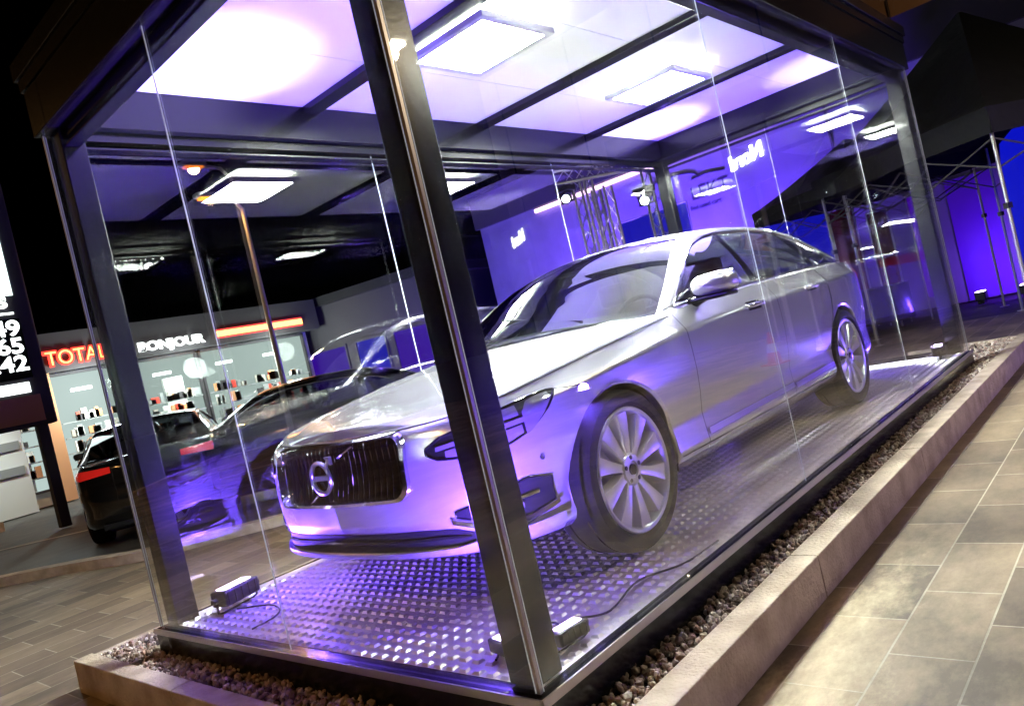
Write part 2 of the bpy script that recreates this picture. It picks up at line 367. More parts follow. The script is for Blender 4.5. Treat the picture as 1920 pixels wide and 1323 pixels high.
# roof frame
bw = .165
MB().box((-.02, -.02, H), (LX+.02, bw, HC)).build('roof_beam', 'steel_black', PV, bevel=.004)
MB().box((-.02, LY-bw, H), (LX+.02, LY+.02, HC)).build('roof_beam', 'steel_black', PV, bevel=.004)
MB().box((-.02, bw+.001, H), (bw, LY-bw-.001, HC)).build('roof_beam', 'steel_black', PV, bevel=.004)
MB().box((LX-bw, bw+.001, H), (LX+.02, LY-bw-.001, HC)).build('roof_beam', 'steel_black', PV, bevel=.004)
m = MB(); g = .03
for z0, z1, ov in ((H-.055, H-.004, .0), (H-.10, H-.085, .01)):
    m.box((pw1+.002, LY-.11-ov, z0), (LX-pw1-.002, LY-.06+ov, z1)); m.box((pw1+.002, .06-ov, z0), (LX-pw1-.002, .11+ov, z1))
    m.box((LX-.11-ov, pw1+.002, z0), (LX-.06+ov, LY-pw1-.002, z1)); m.box((.06-ov, pw1+.002, z0), (.11+ov, LY-pw1-.002, z1))
m.build('glazing_rail', 'steel_black', PV, bevel=.003)
m = MB(); m.box((-.045, -.045, HC+.062), (LX+.05, LY+.05, HC+.15)); m.build('roof_slab', 'steel_black', PV, bevel=.004)
m = MB(); m.box((-.03, -.03, HC+.001), (LX+.03, LY+.03, HC+.061)); m.build('roof_core', 'steel_black', PV)
xb = (1.50, 3.12, 4.66)
for x in xb:
    MB().box((x, bw+.001, HC-.055), (x+.115, LY-bw-.001, HC-.0005)).build('cross_beam', 'steel_black', PV, bevel=.003)
xs = [bw+.001, *[v for x in xb for v in (x-.001, x+.116)], LX-bw-.001]
for i in range(0, 8, 2):
    ys = [bw+.001, .93, 1.74, LY-bw-.001]
    for j in range(3):
        MB().box((xs[i], ys[j]+.002, HC-.016), (xs[i+1], ys[j+1]-.002, HC-.002)).build('ceiling_panel', 'ceiling_white', PV)
# hanging LED fittings
def led(x, y, s=.62):
    z = 2.665
    f = MB(); h = s/2; t = .045
    for a, b in (((x-h, y-h), (x+h, y-h+t)), ((x-h, y+h-t), (x+h, y+h)), ((x-h, y-h+t), (x-h+t, y+h-t)), ((x+h-t, y-h+t), (x+h, y+h-t))):
        f.box((a[0], a[1], z), (b[0], b[1], z+.035))
    for sx in (-1, 1):
        for sy in (-1, 1): f.tube([(x+sx*(h-.1), y+sy*(h-.1), z+.02), (x+sx*(h-.1), y+sy*(h-.1), HC-.017)], .004, 6)
    fo = f.build('ceiling_light', 'light_frame', PV, bevel=.003)
    MB().box((x-h+t+.001, y-h+t+.001, z+.004), (x+h-t-.001, y+h-t-.001, z+.018)).build('diffuser', 'led_white', fo)
    MB().box((x-h+t+.02, y-h+t+.02, z+.022), (x+h-t-.02, y+h-t-.02, z+.034)).build('up_light', 'led_up', fo)
led(1.92, 1.22); led(4.04, 1.27)
# glass panes (12 mm) with polished edges given a faint glow
def pane(x0, y0, x1, y1):
    m = MB().box((x0, y0, .0), (x1, y1, H-.003)); p = m.build('glass_pane', 'pane_glass', PV)
    e = MB(); w = .0022
    if x1-x0 > y1-y0:
        for xx in (x0-w*.4, x1-w*.6): MB().box((xx, y0+.0035, .002), (xx+w, y1-.0035, H-.005)).build('polished_edge', 'edge_glass', p)
    else:
        for yy in (y0-w*.4, y1-w*.6): MB().box((x0+.0035, yy, .002), (x1-.0035, yy+w, H-.005)).build('polished_edge', 'edge_glass', p)
gx = [.0215, 2.105, 4.15+.06, LX-.0215]
for i in range(3):
    pane(gx[i]+.0015, .002, gx[i+1]-.0015, .012); pane(gx[i]+.0015, LY-.012, gx[i+1]-.0015, LY-.002)
gy = [.0215, 1.325, LY-.0215]
for i in range(2):
    pane(.002, gy[i]+.0015, .012, gy[i+1]-.0015); pane(LX-.012, gy[i]+.0015, LX-.002, gy[i+1]-.0015)

# ================================================================ CARS
PLAN = [(0.0, 0.0), (.012, .25), (.05, .47), (.13, .65), (.28, .79), (.52, .868), (.90, .915), (1.4, .928), (2.2, .932), (3.2, .930), (3.85, .918), (4.35, .88), (4.68, .80), (4.87, .65), (4.94, .42), (4.963, 0.0)]
_pl = cr(PLAN, 24); _ds = np.r_[0, np.cumsum(np.linalg.norm(np.diff(_pl, axis=0), axis=1))]; SL = _ds[-1]
def plan(s):
    x = np.interp(s, _ds, _pl[:, 0]); y = np.interp(s, _ds, _pl[:, 1]); e = .03
    dx = np.interp(s+e, _ds, _pl[:, 0])-np.interp(s-e, _ds, _pl[:, 0]); dy = np.interp(s+e, _ds, _pl[:, 1])-np.interp(s-e, _ds, _pl[:, 1])
    if s < .03: dx, dy = 0., 1.
    if s > SL-.03: dx, dy = 0., -1.
    l = math.hypot(dx, dy); return x, y, -dy/l, dx/l     # outward normal
ZB = [(0, .238), (.3, .230), (.6, .225), (4.3, .225), (4.963, .28)]
ZS = [(0, .757), (.15, .777), (.3, .80), (.6, .845), (.9, .885), (1.4, .938), (1.7, .965), (2.2, .985), (3.2, 1.005), (4.0, 1.012), (4.6, 1.01), (4.963, .985)]
OS = [(0, -.075), (.05, -.03), (.11, -.012), (.17, -.018), (.30, -.024), (.45, -.006), (.60, .003), (.74, .002), (.865, -.003), (.882, -.012), (1, -.072)]
OF = [(0, -.09), (.03, -.03), (.07, -.005), (.11, -.02), (.2, -.02), (.3, .0), (.5, .006), (.75, -.004), (.9, -.018), (.96, -.035), (1, -.075)]
OR = [(0, -.07), (.1, -.02), (.3, .0), (.45, .0), (.55, -.02), (.85, -.025), (.95, -.03), (1, -.07)]
def sx_s(x):   # arc length on the side for a given x
    i = np.argmax(_pl[:, 0] >= x); return float(_ds[i-1] + (x-_pl[i-1, 0])/(_pl[i, 0]-_pl[i-1, 0]+1e-9)*(_ds[i]-_ds[i-1])) if i > 0 else 0.
def surf(s, z, off=0., side=-1):
    x, y, nx, ny = plan(s); zb, zs = itp(x, ZB), itp(x, ZS); h = min(max((z-zb)/(zs-zb), 0), 1)
    wf = nx*nx if nx < 0 else 0; wr = nx*nx if nx > 0 else 0; ws = ny*ny
    o = wf*itp(h, OF)+wr*itp(h, OR)+ws*itp(h, OS) + off
    return (x+nx*o, side*(y+ny*o), z)
def surf_h(s, h, off=0., side=-1):
    x = plan(s)[0]; zb, zs = itp(x, ZB), itp(x, ZS); return surf(s, zb+h*(zs-zb), off, side)
def ztop(x): return itp(x, ZS)
ZC = [(0, .765), (.1, .80), (.3, .84), (.6, .89), (.9, .935), (1.3, .985), (1.6, 1.015)]
AX = (.876, 3.817); RA = .378; WZ = .345; WR = .345
RAIL_I = [(1.50, .80, .955), (1.76, .735, 1.10), (2.02, .665, 1.252), (2.27, .605, 1.355), (2.6, .578, 1.402), (3.1, .568, 1.404), (3.58, .575, 1.372), (3.97, .597, 1.292), (4.27, .635, 1.180), (4.52, .69, 1.052)]
RAIL_O = [(1.62, .835, .985), (1.86, .79, 1.125), (2.10, .725, 1.242), (2.33, .668, 1.315), (2.62, .632, 1.358), (3.1, .622, 1.360), (3.50, .630, 1.332), (3.83, .650, 1.272), (4.06, .695, 1.185), (4.19, .815, 1.048)]
def rails(wag):
    if not wag: return RAIL_I, RAIL_O
    I = RAIL_I[:5] + [(3.1, .575, 1.40), (3.7, .575, 1.39), (4.2, .585, 1.35), (4.55, .60, 1.22), (4.80, .63, 1.03)]
    O = RAIL_O[:5] + [(3.1, .63, 1.355), (3.6, .635, 1.345), (4.0, .655, 1.30), (4.35, .70, 1.17), (4.55, .78, 1.02)]
    return I, O

def wheel(parent, x, y, side, detail, name='wheel'):
    w = empty(name, (x, y, WZ)); w.parent = parent
    t = MB(); ow = .118
    t.lathe([(.258, -ow+.02), (.285, -ow), (.325, -ow+.005), (.340, -ow+.022), (WR, -ow+.045), (WR, -.055), (WR-.006, -.053), (WR-.006, -.047), (WR, -.045), (WR, .045), (WR-.006, .047), (WR-.006, .053), (WR, .055), (WR, ow-.045), (.340, ow-.022), (.325, ow-.005), (.285, ow), (.258, ow-.02)], 'y', 64 if detail else 24)
    t.build('tyre', 'rubber', w, smooth=35)
    sg = side
    r = MB(); r.lathe([(.262, sg*.095), (.268, sg*.105), (.262, sg*.112), (.250, sg*.108), (.243, sg*.095), (.236, sg*.02), (.232, -sg*.09)], 'y', 64 if detail else 24)
    r.build('rim', 'rim_silver', w, smooth=40)
    b = MB(); b.lathe([(.233, -sg*.02), (.10, -sg*.03), (0.001, -sg*.03)], 'y', 24); b.build('brake_disc', 'black_plastic' if not detail else 'alu_rough', w)
    sp = MB(); ns = 10 if detail else 8
    for k in range(ns):
        a = 2*math.pi*(k+.5)/ns; d = Vector((math.cos(a), 0, math.sin(a))); n = Vector((-math.sin(a), 0, math.cos(a)))
        prof = [(.045, .020, .088), (.09, .022, .092), (.15, .028, .098), (.21, .040, .100), (.247, .047, .100)]
        P = []
        for (rr, hw, yy) in prof:
            c = d*rr; P.append([tuple(c+n*(hw*q)+Vector((0, sg*(yy-dd), 0))) for q, dd in ((-1.08, .05), (-1, .010), (-.82, 0.), (0, .004), (.82, 0.), (1, .010), (1.08, .05))])
        sp.grid(P)
    sp.build('spokes', 'rim_silver', w, smooth=50)
    hb = MB(); hb.lathe([(.075, sg*.05), (.074, sg*.084), (.062, sg*.095), (.036, sg*.097), (.034, sg*.090), (.0005, sg*.090)], 'y', 32); hb.build('hub', 'rim_silver', w, smooth=30)
    if detail:
        for k in range(5):
            a = 2*math.pi*k/5+.3; MB().lathe([(.010, sg*.085), (.010, sg*.0975), (.0005, sg*.0975)], 'y', 10, c=(.052*math.cos(a), 0, .052*math.sin(a))).build('wheel_bolt', 'black_plastic', w)
        MB().lathe([(.024, sg*.0905), (.022, sg*.100), (.0005, sg*.101)], 'y', 24).build('centre_cap', 'black_gloss', w, smooth=30)
    return w

def make_car(root, paint, detail=True, wag=False, lights=True):
    NS = .016 if detail else .06; NH = 44 if detail else 18
    gaps = [1.54, 2.69] if detail else []
    ss = list(np.arange(0, SL, NS))
    for gx_ in gaps:
        s0 = sx_s(gx_); ss = [s for s in ss if abs(s-s0) > .009] + [s0-.003, s0+.003]
    ss = sorted(ss)+[SL]
    hs = np.linspace(0, 1, NH)
    zones = {'door_front': (1.54, 2.69), 'door_rear': (2.69, 3.60)}
    body = MB(); doors = {k: {} for k in zones}
    inner = MB()
    def arch(x, z):
        for ax in AX:
            if math.hypot(x-ax, z-WZ) < RA: return ax
        return None
    for side in (-1, 1):
        P = {}; 
        G = [[surf_h(s, h, 0, side) for h in hs] for s in ss]
        # snap to the arch circle
        A = [[arch(p[0], p[2]) if 0.4 < p[0] < 4.4 and abs(p[1]) > .6 else None for p in row] for row in G]
        for i in range(len(ss)):
            for j in range(NH):
                if A[i][j] is not None:
                    if any(0 <= i+a < len(ss) and 0 <= j+b < NH and A[i+a][j+b] is None for a in (-1, 0, 1) for b in (-1, 0, 1)):
                        x, y, z = G[i][j]; ax = A[i][j]; dx, dz = x-ax, z-WZ; l = math.hypot(dx, dz) or 1; k = RA/l
                        if l > RA-.03*(1 if detail else 2.6): G[i][j] = (ax+dx*k, y, max(WZ+dz*k, z if dz < 0 else -1)); A[i][j] = 'edge'
        tgt = {'body': body}
        for k in zones: doors[k][side] = tgt[k] = MB()
        idx = {k: {} for k in tgt}
        for i in range(len(ss)-1):
            xm = .5*(plan(ss[i])[0]+plan(ss[i+1])[0])
            isgap = detail and any(abs(ss[i]-(sx_s(g_)-.003)) < 1e-6 for g_ in gaps)
            for j in range(NH-1):
                q = [(i, j), (i, j+1), (i+1, j+1), (i+1, j)]
                if any(A[a][b] not in (None, 'edge') for a, b in q): continue
                if all(A[a][b] == 'edge' for a, b in q): continue
                zc = sum(G[a][b][2] for a, b in q)/4; yc = abs(G[i][j][1])
                if detail and xm < .25 and plan(ss[i])[1] < .50:
                    gx0 = ss[i]
                    dx_, dz_ = max(abs(gx0)-.385, 0), max(abs(zc-.622)-.055, 0)
                    if math.hypot(dx_, dz_) < .065: continue
                if detail and isgap and zc > .25: continue
                key = 'body'
                if detail and zc > .25:
                    for k, (a0, a1) in zones.items():
                        if a0 < xm < a1: key = k
                mb_ = tgt[key]; ids = []
                for a, b in q:
                    if (a, b) not in idx[key]: idx[key][(a, b)] = len(mb_.v); mb_.v.append(G[a][b])
                    ids.append(idx[key][(a, b)])
                mb_.f.append(tuple(ids))
        if detail:
            inner = MB(); inner.grid([[surf_h(s, h, -.016, side) for h in np.linspace(.15, 1, 14)] for s in np.arange(sx_s(1.3), sx_s(3.75), .05)]); inner.build('inner_shell', 'void', root, smooth=60)
        # arch flange + well
        for ax in AX:
            t0 = -.32; ang = np.linspace(t0, math.pi-t0, 60 if detail else 24); P = []
            for a in ang:
                x, z = ax+RA*math.cos(a), WZ+RA*math.sin(a); s = sx_s(x); y = abs(surf(s, z)[1]); P.append([(x+(-.010)*-math.cos(a)*0, side*(y+.000), z), (ax+(RA-.012)*math.cos(a), side*(y-.010), WZ+(RA-.012)*math.sin(a)), (ax+(RA-.012)*math.cos(a), side*(y-.05), WZ+(RA-.012)*math.sin(a))])
            body.grid(P)
    # hood and boot tops
    def top(x0, x1, zc_f, name, ns=60, ny=34, s_from=None):
        m = MB(); P = []
        S = np.linspace(s_from[0], s_from[1], ns)
        for s in S:
            e = surf_h(s, 1.0, 0, 1); row = []
            for w_ in np.linspace(-1, 1, ny):
                a = abs(w_); zc_ = zc_f(e[0]); z = zc_-(zc_-e[2])*a**2.3
                if name == 'bonnet': z += .007*math.exp(-((a-.70)/.07)**2)*min(1, e[0]*2)*min(1, (s/ .6)**2)
                row.append((e[0], e[1]*w_, z))
            P.append(row)
        return m.grid(P)
    h0 = top(0, 0, lambda x: itp(x, ZC), 'bonnet', 110 if detail else 20, 41 if detail else 13, (0.002, sx_s(1.55)))
    h0.build('bonnet', paint, root, smooth=60)
    t0 = top(0, 0, lambda x: ztop(x)+.02, 'boot_lid', 40 if detail else 10, 25 if detail else 9, (sx_s(4.0), SL-.002))
    t0.build('boot_lid', paint, root, smooth=60)
    # cabin deck strip between shoulder and glass
    for side in (-1, 1):
        body.grid([[surf_h(sx_s(x), 1, 0, side), (x, side*(abs(surf_h(sx_s(x), 1)[1])-.03), ztop(x)+.018)] for x in np.linspace(1.45, 4.25, 50)])
    body.build('body', paint, root, smooth=45)
    for k in zones:
        for side in doors[k]:
            if doors[k][side].f:
                d = doors[k][side].build(k, paint, root, smooth=45)
                if detail:
                    hx = 2.46 if k == 'door_front' else 3.39; hz = .882 if k == 'door_front' else .898
                    pts = []
                    for t in np.linspace(0, 1, 14):
                        x = hx-.22+.22*t+.0; bow = .036*math.sin(math.pi*min(max(t, 0), 1))**.6
                        p = surf(sx_s(x), hz+.006*t, .004+bow, side); pts.append(p)
                    MB().tube(pts, [.009]+[.0125]*12+[.009], 10).build('handle', 'chrome', d, smooth=50)
                    P = [[surf(sx_s(hx-.19+.17*u_), hz-.026+.05*v_, .0025, side) for v_ in (0, .5, 1)] for u_ in np.linspace(0, 1, 8)]
                    MB().grid(P).build('handle_recess', 'black_gloss', d, smooth=60)
    # floor and wheel wells
    u = MB(); u.box((.55, -.62, .17), (4.5, .62, .24)); u.box((.22, -.50, .27), (.55, .50, .34)); u.box((4.5, -.6, .24), (4.9, .6, .3))
    for ax in AX:
        for side in (-1, 1):
            ang = np.linspace(-.3, math.pi+.3, 30); P = [[(ax+(RA-.008)*math.cos(a), side*yy, WZ+(RA-.008)*math.sin(a)) for yy in (.895, .55)] for a in ang]
            u.grid(P); u.add([(ax+(RA-.01)*math.cos(a), side*.56, WZ+(RA-.01)*math.sin(a)) for a in ang], [tuple(range(30))])
    u.build('underbody', 'void', root)
    # greenhouse
    I, O = rails(wag); n = 10 if detail else 4; I = cr(I, n); O = cr(O, n); K = len(I); belt = []
    tw, tr = int(3.15*n), int((6.0 if not wag else 6.9)*n)
    bz = lambda x: ztop(x)+.018
    band = MB(); glass_s = MB(); trim = MB()
    for side in (-1, 1):
        P = []
        for a, b in zip(I, O):
            P.append([(a[0], side*a[1], a[2]), (.5*(a[0]+b[0]), side*(.5*(a[1]+b[1])+.012), .5*(a[2]+b[2])+.010), (b[0], side*b[1], b[2])])
        band.grid(P)
        # side glass: ruled from the upper line to the belt
        P = []
        for b in O:
            x = b[0]; yb = abs(surf_h(sx_s(x), 1)[1])-.03; P.append([(x, side*(b[1]*(1-t)+yb*t+.016*math.sin(math.pi*t)-.006), b[2]*(1-t)+bz(x)*t) for t in np.linspace(0, 1, 7)])
        glass_s.grid(P)
        up = [(b[0], side*(b[1]+.002), b[2]) for b in O]; lo = [(x, side*(abs(surf_h(sx_s(x), 1)[1])-.026), bz(x)) for x in np.linspace(O[0][0], O[-1][0], 40)]
        trim.tube(up, .0075 if detail else .012, 6); trim.tube(lo, .0085 if detail else .012, 6)
        # sail area in front of and behind the side glass
        a0 = O[0]; yb = abs(surf_h(sx_s(1.5), 1)[1])-.03
        band.add([(I[0][0], side*I[0][1], I[0][2]), (a0[0], side*a0[1], a0[2]), (a0[0], side*(abs(surf_h(sx_s(a0[0]), 1)[1])-.03), bz(a0[0])), (1.45, side*(yb+.01), bz(1.45)-.02)], [(0, 1, 2, 3)])
        e = O[-1]; f_ = I[-1]; xs_ = np.linspace(e[0], f_[0], 5)
        band.grid([[(e[0]+(f_[0]-e[0])*t, side*(e[1]+(f_[1]-e[1])*t), e[2]+(f_[2]-e[2])*t), (e[0]+(f_[0]-e[0])*t, side*(abs(surf_h(sx_s(e[0]+(f_[0]-e[0])*t), 1)[1])-.03), bz(e[0]+(f_[0]-e[0])*t)-.003)] for t in np.linspace(0, 1, 5)])
    def cross(i0, i1, name, m_, ny=17, inset=0.0):
        P = []
        for i in range(i0, i1+1):
            a = I[i]; t = i/(K-1); bow = np.interp(t, [0, .35, .5, .66, 1], [.24, .10, 0, -.06, -.10]); crown = np.interp(t, [0, .2, .35, .65, 1], [.055, .03, .045, .045, .035])
            P.append([(a[0]-bow*(1-w_*w_), a[1]*w_, a[2]+crown*(1-w_*w_)) for w_ in np.linspace(-1, 1, ny)])
        return MB().grid(P).build(name, m_, root, smooth=60)
    cross(0, tw, 'windscreen', 'car_glass'); cross(tw, tr, 'roof', paint); cross(tr, K-1, 'rear_window', 'car_glass')
    band.build('pillars', paint, root, smooth=50)
    glass_s.build('side_windows', 'car_glass', root, smooth=50); trim.build('window_trim', 'chrome', root, smooth=50)
    pil = MB()
    for side in (-1, 1):
        for (xa, xb_, xt) in ((2.63, 2.72, 2.66), (3.70, 3.75, 3.60)):
            j = np.argmin(abs(O[:, 0]-xt)); P = []
            for t in np.linspace(0, 1, 6):
                row = []
                for dxx in (0, 1):
                    xt_ = O[j][0]+dxx*(xb_-xa)*.8; x = xt_*(1-t)+(xa+dxx*(xb_-xa))*t
                    jt = np.interp(xt_, O[:, 0], O[:, 1]); zt = np.interp(xt_, O[:, 0], O[:, 2]); yb = abs(surf_h(sx_s(x), 1)[1])-.03
                    row.append((x, side*(jt*(1-t)+yb*t+.016*math.sin(math.pi*t)-.002), zt*(1-t)+bz(x)*t))
                P.append(row)
            MB().grid(P).build('window_pillar', 'black_gloss', root)
    # interior
    it = MB(); it.box((1.75, -.72, .25), (4.1, .72, .45)); it.box((1.52, -.70, .55), (1.88, .70, .90)); it.box((4.05, -.7, .45), (4.3, .7, .93))
    for side in (-1, 1): it.box((1.6, side*.80-.02, .3), (4.2, side*.80+.02, .92))
    it.build('cabin_lining', 'interior', root, bevel=.02)
    st = MB()
    for yy in (-.37, .37):
        st.box((2.35, yy-.25, .42), (2.85, yy+.25, .58)); 
        P = [[(2.80+.16*t, yy+q*.24*(1-.25*t), .55+.52*t) for q in np.linspace(-1, 1, 5)] for t in np.linspace(0, 1, 6)]; Q = [[(x+.10, y, z) for x, y, z in r_] for r_ in P]
        st.grid(P).grid(Q); st.box((2.93, yy-.12, 1.08), (3.03, yy+.12, 1.24))
    st.box((3.35, -.62, .42), (3.75, .62, .58)); st.box((3.75, -.62, .5), (3.92, .62, .98))
    for yy in (-.35, .35): st.box((3.80, yy-.12, .98), (3.90, yy+.12, 1.10))
    st.build('seats', 'seat_leather', root, bevel=.03)
    if detail:
        sw = MB(); c = Vector((2.02, -.37, .92)); ax1 = Vector((0, 1, 0)); ax2 = Vector((.45, 0, .89))
        sw.tube([c+(ax1*math.cos(a)+ax2*math.sin(a))*.18 for a in np.linspace(0, 2*math.pi, 33)], .015, 8)
        sw.tube([c-ax1*.17, c+Vector((-.03, 0, 0)), c+ax1*.17], .02, 6); sw.build('steering_wheel', 'black_plastic', root, smooth=50)
        mr_ = MB().box((1.98, -.11, 1.235), (2.01, .11, 1.30)); mr_.build('rear_view_mirror', 'black_plastic', root, bevel=.01)
    # mirrors
    for side in (-1, 1):
        m = MB(); c = Vector((1.765, side*.985, 1.042)); P = []
        for a in np.linspace(0, math.pi*2, 29):
            row = []
            for t in np.linspace(0, 1, 11):
                # cross-sections along x: front rounded, back flat
                rr = math.sqrt(max(0, 1-(1-t)**2.2)) if t < 1 else 1
                ca, sa = math.cos(a), math.sin(a); sq = (abs(ca)**3.2+abs(sa)**3.2)**(-1/3.2)
                row.append((c.x-.085+.16*t, c.y+side*.0+.122*rr*ca*sq, c.z+.062*rr*sa*sq))
            P.append(row)
        m.grid(P)
        hd = m.build('door_mirror', paint, root, smooth=60)
        MB().box((1.829, c.y-.108, .990), (1.837, c.y+.108, 1.094)).build('mirror_glass', 'chrome', hd, bevel=.004)
        MB().box((1.712, c.y-.110, .968), (1.833, c.y+.106, .989)).build('mirror_lower', 'black_gloss', hd, bevel=.008)
        st_ = MB().tube([(1.80, side*.80, .965), (1.80, side*.87, .975), (1.80, side*.93, .992)], [.035, .03, .024], 10); st_.build('mirror_stalk', 'black_gloss', hd, smooth=50)
    # wheels
    for ax in AX:
        for side in (-1, 1): wheel(root, ax, side*.80, side, detail)
    # generic lights
    def patch(tops, bots, off, m_, name, side, parent, rim=None, ns=26, nz=8):
        s0, s1 = tops[0][0], tops[-1][0]; P = []
        for s in np.linspace(s0, s1, ns):
            zt, zb_ = itp(s, tops), itp(s, bots); P.append([surf(s, zb_+(zt-zb_)*k, off, side) for k in np.linspace(0, 1, nz)])
        o_ = MB().grid(P).build(name, m_, parent, smooth=70)
        if rim:
            loop = [r_[-1] for r_ in P]+[p for p in P[-1][::-1][1:]]+[r_[0] for r_ in P[::-1][1:]]+[p for p in P[0][1:-1]]
            MB().tube(loop+[loop[0]], rim, 6).build('rim_seal', 'black_gloss', o_, smooth=60)
        return o_
    HT = [(.555, .668), (.62, .700), (.80, .738), (.98, .765), (1.10, .776), (1.135, .772)]
    HB = [(.555, .645), (.60, .622), (.72, .610), (.88, .620), (.98, .650), (1.08, .712), (1.135, .768)]
    for side in (-1, 1):
        hl = patch(HT, HB, .0025, 'lamp_dark' if detail else 'lens', 'headlight', side, root, .0055 if detail else None, 40, 10)
        if detail:
            patch([(.60, .668), (.80, .690), (.955, .703)], [(.60, .652), (.80, .672), (.955, .684)], .008, 'lens', 'light_bar', side, hl, None, 20, 3)
            patch([(.955, .722), (.99, .757), (1.05, .768), (1.10, .771)], [(.955, .640), (.99, .652), (1.05, .695), (1.10, .745)], .008, 'lens', 'light_corner', side, hl, None, 16, 5)
            patch([(.70, .728), (.82, .739), (.94, .752)], [(.70, .716), (.82, .705), (.94, .712)], .006, 'lens', 'upper_reflector', side, hl, None, 14, 4)
            patch([(.635, .648), (.80, .662), (.945, .676)], [(.635, .624), (.76, .610), (.93, .632)], .005, 'lens', 'lower_reflector', side, hl, None, 14, 4)
            for sc_ in (.70, .80):
                p = Vector(surf(sc_, .632, .004, side)); q_ = plan(sc_); MB().lathe([(.021, 0), (.018, .010), (.0005, .014)], 'x', 20).build('projector', 'lens', hl, smooth=60).matrix_local = Matrix.Translation(p) @ Matrix.Rotation(math.atan2(side*q_[3], q_[2]), 4, 'Z')
        tl = patch([(SL-1.10, .955), (SL-.9, .955), (SL-.40, .945)], [(SL-1.10, .93), (SL-.9, .845), (SL-.40, .875)], .004, 'tail_red', 'tail_light', side, root, None, 12, 5)
    if detail:
        # grille frame, bars, emblem
        def rr(w_, h_, r_, n_=10):
            out = []
            for cx_, cz_, a0 in ((w_-r_, h_-r_, 0), (-w_+r_, h_-r_, 90), (-w_+r_, -h_+r_, 180), (w_-r_, -h_+r_, 270)):
                for k in range(n_+1): a = R_(a0+90*k/n_); out.append((cx_+r_*math.cos(a), cz_+r_*math.sin(a)))
            return out
        def fp(y, z, off): s = abs(y); return surf(s, z, off, 1 if y > 0 else -1)
        def trap(y, z): return y*(1-.05*(.575-z)/.155)
        loop = [(y*(1+.10*z), z*1.0+.620) for y, z in rr(.450, .122, .060)]
        gr = MB(); outer = []; inn = []
        NL = []
        for i in range(len(loop)):
            a = np.array(loop[i]); b = np.array(loop[(i+1) % len(loop)]); NL += [a+(b-a)*k/6 for k in range(6)]
        P = [[fp(y, z, o_) for (y, z, o_) in ((p[0]*1.035, .620+(p[1]-.620)*1.10, .001), (p[0]*1.025, .620+(p[1]-.620)*1.075, .016), (p[0]*.985, .620+(p[1]-.620)*.965, .018), (p[0]*.965, .620+(p[1]-.620)*.92, -.004), (p[0]*.962, .620+(p[1]-.620)*.915, -.05))] for p in NL+[NL[0]]]
        g0 = gr.grid(P).build('grille', 'chrome', root, smooth=50)
        bk = MB(); bk.grid([[fp(y, z, -.075) for z in np.linspace(.48, .755, 6)] for y in np.linspace(-.46, .46, 22)]); bk.build('grille_back', 'void', g0)
        bars = MB()
        for y in np.linspace(-.405, .405, 25):
            hh = .112 if abs(y) < .375 else .112-.05*((abs(y)-.375)/.07)**1.5
            P = []
            for z in np.linspace(.620-hh, .620+hh, 12):
                conc = -.022*(1-((z-.620)/.12)**2)
                P.append([fp(y+dy_, z, conc+o_) for dy_, o_ in ((-.0036, -.03), (-.0024, .004), (.0024, .004), (.0036, -.03))])
            bars.grid(P)
        bars.build('grille_bars', 'chrome', g0, smooth=30)
        em = MB(); E0 = fp(0, .620, .034)
        em.tube([(E0[0]-.004, .064*math.cos(a), .620+.064*math.sin(a)) for a in np.linspace(0, 2*math.pi, 41)], .0095, 8)
        em.tube([(E0[0]-.004, -.05, .664), (E0[0]-.004, -.082, .694)], .008, 6)
        em.add([(E0[0]-.01, -.058, .706), (E0[0]-.01, -.094, .706), (E0[0]-.01, -.094, .672), (E0[0]+.004, -.058, .706), (E0[0]+.004, -.094, .706), (E0[0]+.004, -.094, .672)], [(0, 1, 2), (3, 5, 4), (0, 1, 4, 3), (1, 2, 5, 4), (2, 0, 3, 5)])
        em.box((E0[0]-.006, -.062, .610), (E0[0]+.006, .062, .630)); 
        eo = em.build('emblem', 'alu', g0, smooth=40)
        MB().lathe([(.055, 0), (.053, .006), (.0005, .006)], 'x', 32, c=(E0[0]+.006, 0, .620)).build('emblem_plate', 'black_gloss', eo)
        sl = MB(); sl.tube([fp(-.075, .690, .004), fp(-.17, .728, .006)], .007, 6); sl.tube([fp(.075, .555, .004), fp(.16, .508, .006)], .007, 6); sl.build('grille_diagonal', 'chrome', g0, smooth=50)
        # lower intake and lip
        for side in (-1, 1):
            patch([(0, .362), (.45, .362), (.60, .352), (.70, .318)], [(0, .286), (.5, .286), (.62, .288), (.70, .300)], .003, 'void', 'lower_intake', side, root, None, 30, 5)
            patch([(0, .330), (.55, .330), (.66, .318)], [(0, .320), (.55, .320), (.66, .312)], .010, 'black_gloss', 'intake_slat', side, root, None, 20, 2)
            patch([(.62, .415), (.78, .450), (.92, .478), (1.03, .455)], [(.62, .395), (.76, .345), (.90, .338), (1.03, .362)], .003, 'void', 'side_intake', side, root, .004, 24, 6)
            patch([(.60, .392), (.74, .345), (.90, .338), (1.04, .362)], [(.60, .372), (.74, .322), (.90, .316), (1.04, .346)], .014, 'chrome', 'intake_trim', side, root, None, 20, 3)
            patch([(.70, .405), (.84, .415), (.96, .420)], [(.70, .396), (.84, .404), (.96, .408)], .010, 'chrome', 'intake_blade', side, root, None, 12, 2)
            for q in range(3): patch([(.80+q*.035, .392), (.815+q*.035, .392)], [(.80+q*.035, .372), (.815+q*.035, .372)], .012, 'lens', 'fog_light', side, root, None, 3, 3)
            # sensor
            p = surf(1.0, .535, .003, side); MB().lathe([(.011, -.003), (.011, .003), (.0005, .004)], 'y', 14, c=p).build('parking_sensor', 'black_plastic', root)
